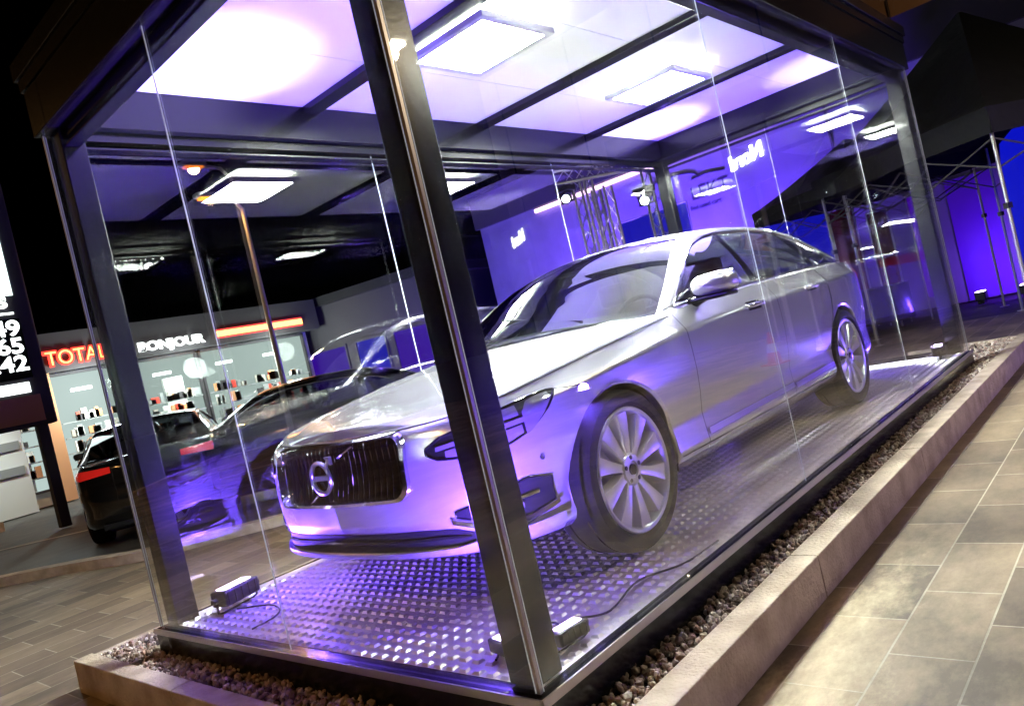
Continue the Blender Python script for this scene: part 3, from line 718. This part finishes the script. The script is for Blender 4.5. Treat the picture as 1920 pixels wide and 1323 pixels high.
            # chrome strip low on the doors, sill line
            for xa, xb_ in ((1.555, 2.675), (2.705, 3.42)):
                sa, sb = sx_s(xa), sx_s(xb_)
                patch([(sa, .362), (sb, .372)], [(sa, .330), (sb, .342)], .008, 'alu', 'door_strip', side, root, None, 16, 4)
            ln = MB(); ln.tube([surf(sx_s(x), .292, .0008, side) for x in np.linspace(1.27, 3.44, 30)], .0028, 5)
            # bonnet cut, bumper cut, fender cut
            ln.tube([surf_h(s, .985, .0006, side) for s in np.linspace(.02, sx_s(1.5), 50)], .0030, 5)
            ln.tube([surf(s, itp(s, [(1.135, .772), (1.2, .765), (1.4, .752)]), .001, side) for s in np.linspace(1.135, 1.30, 8)], .0025, 5)
            ln.tube([surf(sx_s(x), .93, .0006, side) for x in np.linspace(4.3, 4.36, 3)], .002, 5)
            ln.tube([surf(sx_s(x), z, .0006, side) for x, z in cr([(3.47, .40), (3.50, .53), (3.56, .65), (3.61, .80), (3.61, .93), (3.60, 1.0)], 5)], .0028, 5)
            ln.build('panel_gaps', 'void', root)
            lip = patch([(0, .284), (.60, .284), (.72, .298), (1.05, .310)], [(0, .242), (.60, .242), (.75, .240), (1.05, .240)], .020, paint, 'bumper_lip', side, root, None, 30, 3)
        wp = MB(); P = [[(1.27+.02+.20*(q**2)*1.0+dx_, .70*q, 1.004-.040*q*q+dz_) for dx_, dz_ in ((-.03, -.002), (.03, .010), (.05, .03))] for q in np.linspace(-1, 1, 24)]
        wp.grid(P); wp.build('cowl', 'black_plastic', root)
        for a_, b_ in (((1.37, -.45, 1.01), (1.50, .20, 1.125)), ((1.31, .15, 1.022), (1.47, .66, 1.045))):
            MB().tube([a_, b_], .007, 6).build('wiper', 'black_plastic', root)
    return root

CAR = empty('silver_sedan', (.292, 1.228, 0.0015), label='silver sedan with chrome grille and ten spoke wheels inside the glass pavilion', cat='car')
make_car(CAR, 'paint_silver', True)

# background cars
def bgcar(name, label, cat, x, y, rz, paint, wag=False, scale=(1, 1, 1), z=GZ-.028):
    c = empty(name, (x, y, z), rz, label=label, cat=cat, group='cars parked along the road'); make_car(c, paint, False, wag); c.scale = scale; return c


# ================================================================ FLOODLIGHTS and CABLES on the floor
def flood(x, y, rz, label, hot=None, power=60, wide=60, target=None, k=1.0, spin=150):
    e = empty('floodlight', (x, y, 0), rz, label=label, cat='floodlight', group='purple floodlights on the display floor')
    b = MB(); b.box((-.115, -.055, .035), (.115, .055, .115)); bo = b.build('housing', 'black_plastic', e, bevel=.012)
    for q in range(5): MB().box((-.10+q*.045, -.062, .045), (-.09+q*.045, -.0555, .105)).build('cooling_fin', 'black_plastic', bo)
    MB().box((-.085, -.030, .1155), (.085, .034, .119)).build('lens', 'uv_lens', e)
    y_ = MB(); y_.tube([(-.128, 0, .075), (-.128, 0, .012), (-.10, 0, .004), (.10, 0, .004), (.128, 0, .012), (.128, 0, .075)], .006, 6); y_.build('bracket', 'steel_black', e)
    for s_ in (-1, 1): MB().lathe([(.016, -.012), (.016, .012), (.001, .012)], 'x', 12, c=(s_*.136, 0, .075)).build('knob', 'black_plastic', e)
    e.scale = (k, k, k)
    if hot: spot('flood_core', (x, y, .125*k), hot, power, (.58, .54, 1.0), 28, .8, .02)
    spot('flood_beam', (x, y, .125*k), target, wide, PURPLE, spin, .9, .02)
    return e
flood(.30, 2.30, R_(15), 'box floodlight beside the foot of the rear left steel post', (.66, 2.02, 2.76), 430, 420, (.9, 1.6, 1.4))
flood(.17, .27, R_(78), 'small floodlight standing inside the short glass side beside the near corner post', None, 0, 150, (.8, .9, 1.5), .58, 120)
flood(.30, .115, R_(-8), 'small floodlight with tangled cable to the right of the near corner post', None, 0, 70, (.7, .3, 1.9), .58, 90)
flood(5.86, .17, R_(10), 'floodlight at the foot of the far right steel post', (5.75, .45, 2.76), 300, 230, (5.2, .8, 2.2))
flood(5.80, 2.35, R_(-10), 'floodlight hidden behind the tail of the silver sedan', (5.35, 2.12, 2.76), 430, 240, (4.8, 1.9, 2.2))

# ================================================================ BACKGROUND
def lamp(name, x, y, h, arm, label, power, m='sodium_lamp', col=SODIUM, z0=GZ, grp='street lamps'):
    e = empty(name, (x, y, z0), 0, label=label, cat='street lamp', group=grp)
    p = MB(); p.tube([(0, 0, 0), (0, 0, h*.5), (0, 0, h-.25), (arm[0]*.25, arm[1]*.25, h), (arm[0], arm[1], h+.08)], [.075, .06, .045, .04, .035], 12); p.lathe([(.12, 0), (.12, .35), (.08, .42)], 'z', 16); p.build('pole', 'pole_alu', e, smooth=50)
    a = math.atan2(arm[1], arm[0]); hd = MB().box((arm[0]-.30, arm[1]-.13, h+.03), (arm[0]+.30, arm[1]+.13, h+.13), rot=a).build('lamp_head', 'shelf_grey', e, bevel=.03)
    MB().box((arm[0]-.22, arm[1]-.10, h-.012), (arm[0]+.22, arm[1]+.10, h+.028), rot=a).build('lamp_glass', m, hd)
    spot('lamp_light', (arm[0], arm[1], h-.03), (arm[0], arm[1], 0), power, col, 165, .5, .12, parent=e)
    return e
lamp('street_lamp', 8.0, 14.0, 5.95, (-.75, .0), 'street lamp glowing orange on a slim pole in front of the fuel station', 280)
lamp('street_lamp', -6.2, 1.0, 6.0, (.9, 0), 'orange street lamp on the pavement left of the camera', 150)
lamp('street_lamp', -8.5, 15.0, 7.0, (.9, 0), 'orange street lamp beside the road left of the picture', 220)
lamp('street_lamp', 5.2, -6.2, 5.2, (0, .9), 'pale street lamp on the pavement right of the picture', 150, 'warm_lamp', (1, .78, .50))
lamp('street_lamp', 19.0, -6.5, 6.0, (0, .9), 'pale street lamp beyond the black tents', 350, 'warm_lamp', (1, .80, .55))

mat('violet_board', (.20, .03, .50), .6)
emis('violet_dim', (.12, .01, 1.0), .10); emis('blue_dim', (.01, .01, 1.0), .12)
# --- showroom building lit violet
sb = empty('showroom_building', (16, 0, GZ), 0, label='showroom building with violet lit facade and dark text behind the silver sedan roof', cat='building')
m = MB(); m.prism([(0, -9), (0, 14.2), (9, 14.2), (9, -9)], 0, 4.95); m.build('wall', 'wall_light', sb)
m = MB(); m.prism([(-.12, -9.1), (-.12, 14.3), (9.1, 14.3), (9.1, -9.1)], 4.951, 5.9); m.build('parapet', 'wall_dark', sb)
for y in (-1.0, 1.2, 3.6, 9.6): MB().box((-.03, y, .0), (-.002, y+.05, 4.9)).build('panel_joint', 'wall_dark', sb)
MB().box((-.10, 4.75, 4.80), (-.03, 11.9, 4.90)).build('light_strip', 'pink_line', sb)
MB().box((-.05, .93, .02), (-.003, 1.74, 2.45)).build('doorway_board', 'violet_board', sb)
MB().box((-.03, -.9, .0), (-.003, .75, 2.9)).build('dark_doorway', 'wall_dark', sb)
sr = empty('shop_row', (14.6, 15.2, GZ), R_(12), label='low dark shop row with dim violet and blue windows beside the fuel station', cat='building')
m = MB(); m.box((0, 0, 0), (9, 8, 4.0)); m.build('wall', 'wall_dark', sr); MB().box((-.15, -.15, 4.001), (9.1, 8.1, 4.3)).build('roof', 'fabric_black', sr)
for y_, w_, m_ in ((.5, 1.5, 'violet_dim'), (2.4, 1.2, 'blue_dim'), (4.1, 1.9, 'violet_dim'), (6.4, 1.2, 'blue_dim')):
    f = MB(); f.box((-.06, y_-.06, .45), (-.003, y_+w_+.06, .52)); f.box((-.06, y_-.06, 2.5), (-.003, y_+w_+.06, 2.57)); f.box((-.06, y_-.06, .521), (-.003, y_, 2.499)); f.box((-.06, y_+w_, .521), (-.003, y_+w_+.06, 2.499)); fo = f.build('window', 'wall_dark', sr)
    MB().box((-.02, y_+.001, .521), (-.004, y_+w_-.001, 2.499)).build('lit_pane', m_, fo)
t1 = text('LEKT', .46, 'facade_lettering', 'print_violet', (-.012, 7.12, 3.70), (R_(90), 0, R_(-90)), sb, .004, 1.0)
text('fied used cars', .16, 'facade_lettering', 'print_violet', (-.012, 7.2, 3.46), (R_(90), 0, R_(-90)), sb, .003, .95)
m = MB(); m.tube([(-.03, 7.45-.62*math.cos(a)+.25*a/3, 4.28+.16*math.sin(a)) for a in np.linspace(-.2, 4.2, 26)] , .022, 6); m.tube([(-.03, 7.0, 4.20), (-.03, 6.6, 4.24), (-.03, 6.1, 4.17)], .018, 6); m.build('facade_emblem', 'print_violet', sb)
def washer(x, y, tgt, power, label, col=PURPLE, size=110):
    e = empty('wall_washer', (x, y, GZ), 0, label=label, cat='floodlight', group='violet floodlights at the foot of the showroom')
    MB().box((-.14, -.09, .06), (.14, .09, .22)).build('housing', 'black_plastic', e, bevel=.02); MB().box((-.12, -.07, .2205), (.12, .07, .23)).build('lens', 'uv_lens', e)
    MB().box((-.16, -.05, .0), (.16, .05, .058)).build('bracket', 'steel_black', e)
    spot('wash_beam', (x, y, GZ+.25), tgt, power, col, size, .8, .08)
washer(13.6, 6.4, (16, 6.4, 3.6), 2600, 'floodlight on the ground before the dark facade lettering')
washer(13.4, 9.8, (16, 9.6, 3.0), 2400, 'floodlight on the ground left of the facade lettering')
washer(12.2, 13.6, (15, 15.5, 2.2), 900, 'floodlight on the ground before the slanted end of the facade', (.10, .05, 1))
washer(14.0, 3.4, (16, 4.2, 3.6), 650, 'floodlight on the ground behind the black tents')
washer(14.9, 1.35, (16, 1.3, 1.9), 10, 'small floodlight added close in front of the facade board to light it violet', (.10, .0, 1), 120)  # added lamp, gives the doorway board its violet gradient
washer(14.6, .6, (15.2, .6, 0), 110, 'floodlight shining over the asphalt behind the tents', (.16, .02, 1), 150)

# --- brown office block farther off
ob = empty('office_block', (27, 0, GZ), 0, label='tall plain brown office block rising behind the black tent roof', cat='building')
m = MB(); m.prism([(0, -22), (0, 9), (12, 9), (12, -22)], 0, 14); m.build('wall', 'wall_brown', ob)
for k in range(7): MB().box((-.04, -21+k*4.2, 0), (-.003, -20.94+k*4.2, 14)).build('wall_joint', 'wall_dark', ob)
spot('street_glow', (21.5, -3.0, 8.4), (27, 1, 8), 200, (1, .50, .20), 140, .9, .4)

# --- tents
def tent(x, y, rz, s, eave, peak, label):
    e = empty('gazebo_tent', (x, y, GZ), rz, label=label, cat='tent', group='black pop up tents')
    h = s/2
    cs = [(-h, -h), (h, -h), (h, h), (-h, h)]
    for (a, b) in cs:
        l = MB().tube([(a*.97, b*.97, 0), (a*.97, b*.97, eave-.02)], .019, 8).build('leg', 'pole_alu', e)
        MB().box((a*.97-.05, b*.97-.05, 0), (a*.97+.05, b*.97+.05, .008)).build('foot_plate', 'pole_alu', l)
        MB().box((a*.97-.03, b*.97-.03, eave*.58), (a*.97+.03, b*.97+.03, eave*.58+.06)).build('slider', 'black_plastic', l)
    m = MB(); n = 12; P = []
    for i in range(n+1):
        t = i/n; z = eave+.02+(peak-eave)*(t**1.15); k = 1-t*.985; row = []
        for (a, b), (c, d) in zip(cs, cs[1:]+cs[:1]):
            for q in range(8):
                u_ = q/8; sag = 1-.05*math.sin(math.pi*u_)*(1-t)*math.sin(math.pi*t); row.append(((a+(c-a)*u_)*k*1.02*sag, (b+(d-b)*u_)*k*1.02*sag, z))
        row.append(row[0]); P.append(row)
    m.grid(P); m.build('canopy', 'fabric_black', e, smooth=30)
    m = MB(); P = [[(p[0]*1.0, p[1]*1.0, p[2]) for p in P[0]], [(p[0]*1.004+.01*math.sin(i*2.2), p[1]*1.004+.01*math.cos(i*1.7), eave-.26) for i, p in enumerate(P[0])]]
    m.grid(P).build('valance', 'fabric_black', e)
    for (a, b), (c, d) in zip(cs, cs[1:]+cs[:1]):
        m = MB(); N_ = 3
        for k in range(N_):
            p0 = (a+(c-a)*k/N_, b+(d-b)*k/N_); p1 = (a+(c-a)*(k+1)/N_, b+(d-b)*(k+1)/N_)
            za, zb_ = (eave-.30, eave-.62) if k % 2 else (eave-.62, eave-.30)
            m.tube([(p0[0]*.97, p0[1]*.97, za), (p1[0]*.97, p1[1]*.97, zb_)], .010, 6); m.tube([(p0[0]*.97, p0[1]*.97, zb_), (p1[0]*.97, p1[1]*.97, za)], .010, 6)
        m.build('truss_bars', 'bar_grey', e)
    return e
tent(10.1, .06, R_(9-45+0), 3.0, 2.52, 4.05, 'nearest black pop up tent right of the pavilion with folding frame bars')
tent(13.1, 2.55, R_(9-45), 2.6, 2.62, 3.45, 'second black pop up tent seen through the rear glass above the car boot')
tent(14.2, -3.1, R_(9-45), 3.0, 2.5, 3.9, 'black pop up tent standing beyond the nearest tent on the right')

# --- banners, blue tower, stage truss
def banner(x, y0, y1, z0, z1, m_, label, cat='banner'):
    e = empty('banner', (x, (y0+y1)/2, GZ), 0, label=label, cat=cat); w_ = (y1-y0)/2
    P = [[(.03*math.sin(q*9), -w_+2*w_*q, z) for z in np.linspace(z0-GZ, z1-GZ, 6)] for q in np.linspace(0, 1, 14)]
    c = MB().grid(P); c.grid([[(p[0]+.012, p[1], p[2]) for p in r_] for r_ in P]); c.build('cloth', m_, e, smooth=60)
    MB().tube([(0, -w_-.03, z1-GZ+.02), (0, w_+.03, z1-GZ+.02)], .014, 8).build('top_bar', 'pole_alu', e)
    f = MB(); f.tube([(.03, -w_-.02, 0), (.03, -w_-.02, z1-GZ+.02)], .016, 8); f.tube([(.03, w_+.02, 0), (.03, w_+.02, z1-GZ+.02)], .016, 8); f.build('stand', 'pole_alu', e)
banner(14.0, 2.98, 3.40, -.1, 2.05, 'fabric_red', 'tall dark red banner under the tents behind the car boot')
banner(13.6, 2.30, 2.62, -.2, 1.8, 'fabric_red', 'narrow red banner standing right of the taller red banner')
banner(14.3, 3.5, 4.85, 1.0, 2.36, 'blue_panel', 'wide glowing blue banner above the rear of the car roof')
banner(13.3, 1.55, 1.85, .1, 1.9, 'violet_panel', 'slim glowing violet banner beside the narrow red banner')
banner(14.0, 6.3, 8.1, .8, 3.15, 'blue_panel', 'tall wide glowing blue banner behind the truss left of the facade lettering')
bt = empty('inflatable_column', (11.3, -.36, GZ), 0, label='glowing blue inflatable column at the right edge beside the nearest tent', cat='inflatable')
m = MB(); m.lathe([(.30, 0), (.46, .12), (.50, .5), (.50, 2.1), (.46, 2.42), (.30, 2.56), (.02, 2.6)], 'z', 40); m.build('shell', 'blue_panel', bt, smooth=60)
MB().lathe([(.55, 0), (.55, .05), (.3, .051)], 'z', 32).build('base', 'black_plastic', bt)

st = empty('lighting_truss', (10, 6.0, GZ), 0, label='aluminium lighting truss frame standing behind the windscreen of the silver sedan', cat='truss')
def truss(p0, p1, w_=.13, name='truss_tower'):
    p0, p1 = Vector(p0), Vector(p1); d = (p1-p0).normalized(); a = d.cross(Vector((0, 0, 1)) if abs(d.z) < .9 else Vector((1, 0, 0))).normalized(); b = d.cross(a)
    cs = [(a+b)*w_, (a-b)*w_, (-a-b)*w_, (-a+b)*w_]; m = MB(); L = (p1-p0).length; n = max(1, int(L/.28))
    for c in cs: m.tube([p0+c, p1+c], .022, 8)
    for k in range(n):
        for i in range(4):
            q0 = p0+d*(L*k/n)+cs[i]; q1 = p0+d*(L*(k+1)/n)+cs[(i+1) % 4]; m.tube([q0, q1], .009, 5)
    return m.build(name, 'alu_rough', st, smooth=50)
truss((0, .15, 0), (0, .15, 3.9)); truss((0, -.22, 0), (0, -.22, 3.6)); truss((-.7, -1.65, 0), (-.7, -1.65, 3.5)); truss((-.7, -1.65, 3.62), (0, .6, 4.05), .11, 'truss_beam')
def table(x, y, rz, label):
    e = empty('folding_table', (x, y, GZ), rz, label=label, cat='table', group='folding tables under the tents')
    P = []
    for i in range(41):
        a = 2*math.pi*i/40; k = (abs(math.cos(a))**6+abs(math.sin(a))**6)**(-1/6); P.append([(.75*k*math.cos(a), .32*k*math.sin(a), .75), (.77*k*math.cos(a), .34*k*math.sin(a), .72), (.79*k*math.cos(a)+.02*math.sin(7*a), .36*k*math.sin(a)+.02*math.cos(9*a), .12)])
    MB().grid(P).build('tablecloth', 'fabric_black', e, smooth=60); MB().box((-.74, -.31, .735), (.74, .31, .752)).build('tabletop', 'wall_dark', e)
    for sx in (-1, 1):
        MB().tube([(sx*.6, 0, 0), (sx*.6, 0, .73)], .016, 6).build('leg', 'pole_alu', e)
table(13.2, 2.9, R_(80), 'cloth covered folding table under the tent behind the car boot')
def moving_head(x, y, z, label, aim, col=(.8, 1, .98)):
    e = empty('moving_head_lamp', (x, y, z), 0, label=label, cat='stage lamp', group='moving head lamps on the truss')
    MB().box((-.13, -.13, .12), (.13, .13, .20)).build('base', 'black_plastic', e, bevel=.01)
    MB().tube([(0, 0, .12), (0, -.13, .08), (0, -.13, -.06), (0, .13, -.06), (0, .13, .08), (0, 0, .12)], .02, 6).build('yoke', 'black_plastic', e)
    d = Vector(aim).normalized(); h = MB().tube([-d*.14, d*.14], [.07, .085], 16).build('head', 'black_plastic', e, smooth=50)
    MB().tube([d*.141, d*.15], [.062, .062], 16).build('lens', 'head_lens', h)
moving_head(9.0, 5.84, 3.15, 'left moving head lamp with round white lens under the truss', (-1, -.5, -.25))
moving_head(9.0, 4.40, 2.68, 'middle moving head lamp hanging lowest under the truss', (-1, -.35, -.2))
moving_head(9.0, 3.72, 3.28, 'right moving head lamp tucked under the pavilion roof edge', (-1, -.2, -.3))
spot('stage_beam', (9, 5.0, 1.2), (10, 5.9, 2.6), 60, (1, .8, 1), 100, .8, .1)

# --- fuel station
fs = empty('fuel_station', (5, 20, GZ), 0, label='fuel station shop with bright white windows and red lit lettering across the road', cat='building')
MB().box((-8, .35, 0), (8.1, 9, 4.2)).build('wall', 'station_white', fs)
MB().box((-8.2, -.25, 3.28), (8.3, .34, 4.25)).build('fascia', 'wall_dark', fs)
MB().box((-.15, -.06, 0), (.18, .34, 3.27)).build('pillar', 'orange_wall', fs)
MB().box((2.0, -.03, 0), (2.3, .34, 3.27)).build('pillar', 'wall_dark', fs)
def shopwin(x0, x1, z0=.35):
    f = MB(); f.box((x0, .20, z0), (x1, .34, z0+.06)); f.box((x0, .20, 3.18), (x1, .34, 3.25)); f.box((x0, .20, z0), (x0+.06, .34, 3.24)); f.box((x1-.06, .20, z0), (x1, .34, 3.24)); fo = f.build('shop_window', 'wall_dark', fs)
    MB().box((x0+.061, .315, z0+.061), (x1-.061, .345, 3.179)).build('lit_interior', 'sign_panel_dim', fo)
    sh = MB(); random.seed(int(x0*10)+5)
    for k in range(int((x1-x0)/.9)):
        xx = x0+.2+k*.9+random.uniform(0, .2); hh = random.uniform(.5, 1.7); sh.box((xx, .22, z0+.07), (xx+random.uniform(.3, .6), .31, z0+hh))
    sh.build('shelves', 'shelf_grey', fo)
    bd = MB()
    for zz in (.735, 1.135, 1.535, 1.935): bd.box((x0+.1, .17, zz-.02), (x1-.1, .218, zz+.012))
    bd.build('shelf_boards', 'shelf_grey', fo)
    for mm_ in ('cone_red', 'roadpaint', 'orange_wall', 'wall_dark', 'station_white', 'shelf_grey'):
        gd = MB()
        for k in range(int((x1-x0)*5)):
            xx = random.uniform(x0+.15, x1-.35); zz = random.choice((.75, 1.15, 1.55, 1.95)); gd.box((xx, .15, zz), (xx+random.uniform(.08, .22), .215, zz+random.uniform(.12, .30)))
        tag(gd.build('goods', mm_, fo), kind='stuff')
    l = MB()
    for k in range(max(1, int((x1-x0)/1.6))):
        l.box((x0+.5+k*1.6, .22, 2.72), (x0+1.0+k*1.6, .31, 2.80))
    l.build('shop_lamp', 'shop_light', fo)
emis('sign_panel_dim', (.74, .93, .88), .20)
shopwin(.2, 1.95); shopwin(2.35, 4.2); shopwin(4.25, 7.9); shopwin(-2.4, -.2)
MB().box((3.05, .18, .4), (3.6, .30, 2.6)).build('white_column', 'station_white', fs)
MB().box((4.72, -.32, 3.50), (7.65, -.252, 3.66)).build('light_band', 'stripe_orange', fs); MB().box((4.72, -.31, 3.661), (7.65, -.252, 3.71)).build('light_band', 'stripe_red', fs); MB().box((4.72, -.31, 3.45), (7.65, -.252, 3.499)).build('light_band', 'stripe_red', fs)
t = text('TOTAL', .52, 'red_lettering', 'sign_red', (.08, -.30, 3.41), (R_(90), 0, 0), fs, .03, .92, bold=.03)
t = text('TOTAL', .50, 'lettering_glow', 'sign_yellow', (.10, -.335, 3.42), (R_(90), 0, 0), fs, .004, .92, bold=-.008)
t = text('BONJOUR', .34, 'white_lettering', 'sign_white', (2.38, -.30, 3.42), (R_(90), 0, 0), fs, .03, 1.22, bold=.014)
for x in (1.0, 3.6, 6.5): point('shop_lighting', (5+x, 19.3, 2.4), 90, (.86, 1, .95), .3)
# price pylon
pp = empty('price_pylon', (2.2, 13.0, GZ), 0, label='tall dark fuel price sign with white panels and large white digits at the left edge', cat='price sign')
MB().box((-1.3, 0, 1.78), (.80, .35, 6.6)).build('housing', 'wall_dark', pp, bevel=.03)
for x_ in (-1.15, .50): MB().box((x_, .08, 0), (x_+.16, .26, 1.779)).build('leg', 'wall_dark', pp)
MB().box((-1.1, -.02, 4.02), (.57, -.003, 6.2)).build('white_panel', 'sign_panel', pp)
MB().box((-1.1, -.02, 2.60), (.58, -.003, 3.62)).build('price_board', 'black_gloss', pp)
text('S', .26, 'sign_letter', 'sign_white', (.30, -.02, 3.82), (R_(90), 0, 0), pp, .006, 1.3, bold=.01)
MB().box((-1.1, -.02, 3.70), (.52, -.003, 3.73)).build('divider', 'sign_white', pp)
for k, s_ in enumerate(('1.49', '1.65', '1.42')): text(s_, .36, 'price_digits', 'sign_white', (.56, -.025, 3.34-k*.30), (R_(90), 0, 0), pp, .006, 1.15, 'RIGHT', .008)
MB().box((-1.1, -.02, 2.36), (.50, -.003, 2.53)).build('white_strip', 'sign_white', pp); MB().box((-.3, -.025, 2.54), (.02, -.006, 2.60)).build('yellow_strip', 'sign_yellow', pp)
MB().box((-1.1, -.02, 1.85), (.62, -.003, 2.30)).build('warm_panel', 'orange_wall', pp)
# road side wall far left, white box shop pieces
kb = empty('kiosk', (3.2, 21.8, GZ), 0, label='small white kiosk with dark shelves behind the parked cars at the far left', cat='kiosk')
MB().box((-3, -2.5, 0), (.9, -1.9, 2.5)).build('wall', 'station_white', kb); MB().box((-.2, -2.56, 1.55), (.8, -2.503, 1.75)).build('shelf', 'shelf_grey', kb); MB().box((.0, -2.56, .95), (.8, -2.503, 1.15)).build('shelf', 'shelf_grey', kb)
spot('kiosk_light', (2.4, 17.5, 3.0), (2.4, 19.3, 1.0), 120, (.85, 1, .95), 100, .8, .2)

# --- mirror-read sign that shows in the rear glass
ns = empty('lit_sign', (10.57, -3.03, GZ), R_(-55.3), label='white lit lettering on a dark board standing right of the picture', cat='sign')
MB().box((-.1, .02, 2.9), (1.25, .08, 3.9)).build('board', 'wall_dark', ns); MB().tube([(.57, .12, 0), (.57, .12, 3.7)], .04, 8).build('post', 'pole_alu', ns)
emis('letter_glow', (.92, 1, .98), 11.)
text('Nord', .36, 'lit_lettering', 'letter_glow', (.02, -.01, 3.28), (R_(90), 0, 0), ns, .008, 1.25, bold=.004)

# --- traffic cone, reflected in the long glass side
tc_ = empty('traffic_cone', (10.2, -3.48, GZ), R_(20), label='red traffic cone with white band on the pavement right of the picture', cat='traffic cone')
MB().box((-.16, -.16, 0), (.16, .16, .025)).build('base', 'cone_red', tc_, bevel=.006)
def conez(a, b, m_): 
    r = lambda z: .125-(z/.52)*.10
    return MB().lathe([(r(a), a), (r(b), b)], 'z', 28).build('cone_band', m_, tc_, smooth=60)
conez(.025, .20, 'cone_red'); conez(.20, .34, 'cone_white'); conez(.34, .52, 'cone_red')

# --- cars on the road
bgcar('dark_saloon', 'dark saloon car parked across the road kerb behind the left glass side', 'car', 2.75, 9.3, R_(-44), 'paint_dark', False, (1, 1, 1.04)) if False else None
bgcar('parked_car', 'black estate car seen from behind with red tail lights beside the rear left post', 'car', 4.6, 12.4, R_(-118), 'paint_black', True, (1, 1, 1.04))
bgcar('parked_car', 'dark sedan parked side on beyond the back glass under the fuel station windows', 'car', 2.55, 9.55, R_(-42), 'paint_dark', False, (.95, 1, 1.04))
bgcar('parked_car', 'dark red hatchback with lit tail lights left of the black estate car', 'car', 5.9, 17.8, R_(-112), 'paint_red', True, (.95, 1, 1.05))
bgcar('parked_car', 'dark red car nose partly cut by the left picture edge below the kiosk', 'car', 1.9, 19.2, R_(60), 'paint_red', False, (.9, 1, .95))
washer(9.0, -6.4, (3.0, 0, 1.4), 260, 'unseen violet floodlight added right of the picture to tint the pavilion and car side', (.16, .07, 1), 100)  # added lamp out of view: violet fill for the near side of the car
# --- cables on the display floor
def cable(pts, label):
    o = MB().tube(cr(pts, 8), .0042, 6).build('cable', 'cable', None, smooth=60); tag(o, label=label, cat='cable', group='black cables on the display floor')
cable([(.25, 2.22, .01), (.33, 2.05, .006), (.30, 1.90, .006), (.22, 1.82, .006), (.10, 1.80, .006)], 'thin black cable curling from the rear left floodlight')
cable([(.42, .17, .03), (.55, .13, .006), (.80, .17, .010), (1.0, .08, .006), (1.25, .06, .006)], 'black cable lying along the long glass side by the plinth')
cable([(.10, .26, .03), (.22, .34, .006), (.30, .27, .010), (.42, .30, .006), (.38, .19, .01)], 'short looped black cable between the two front floodlights')
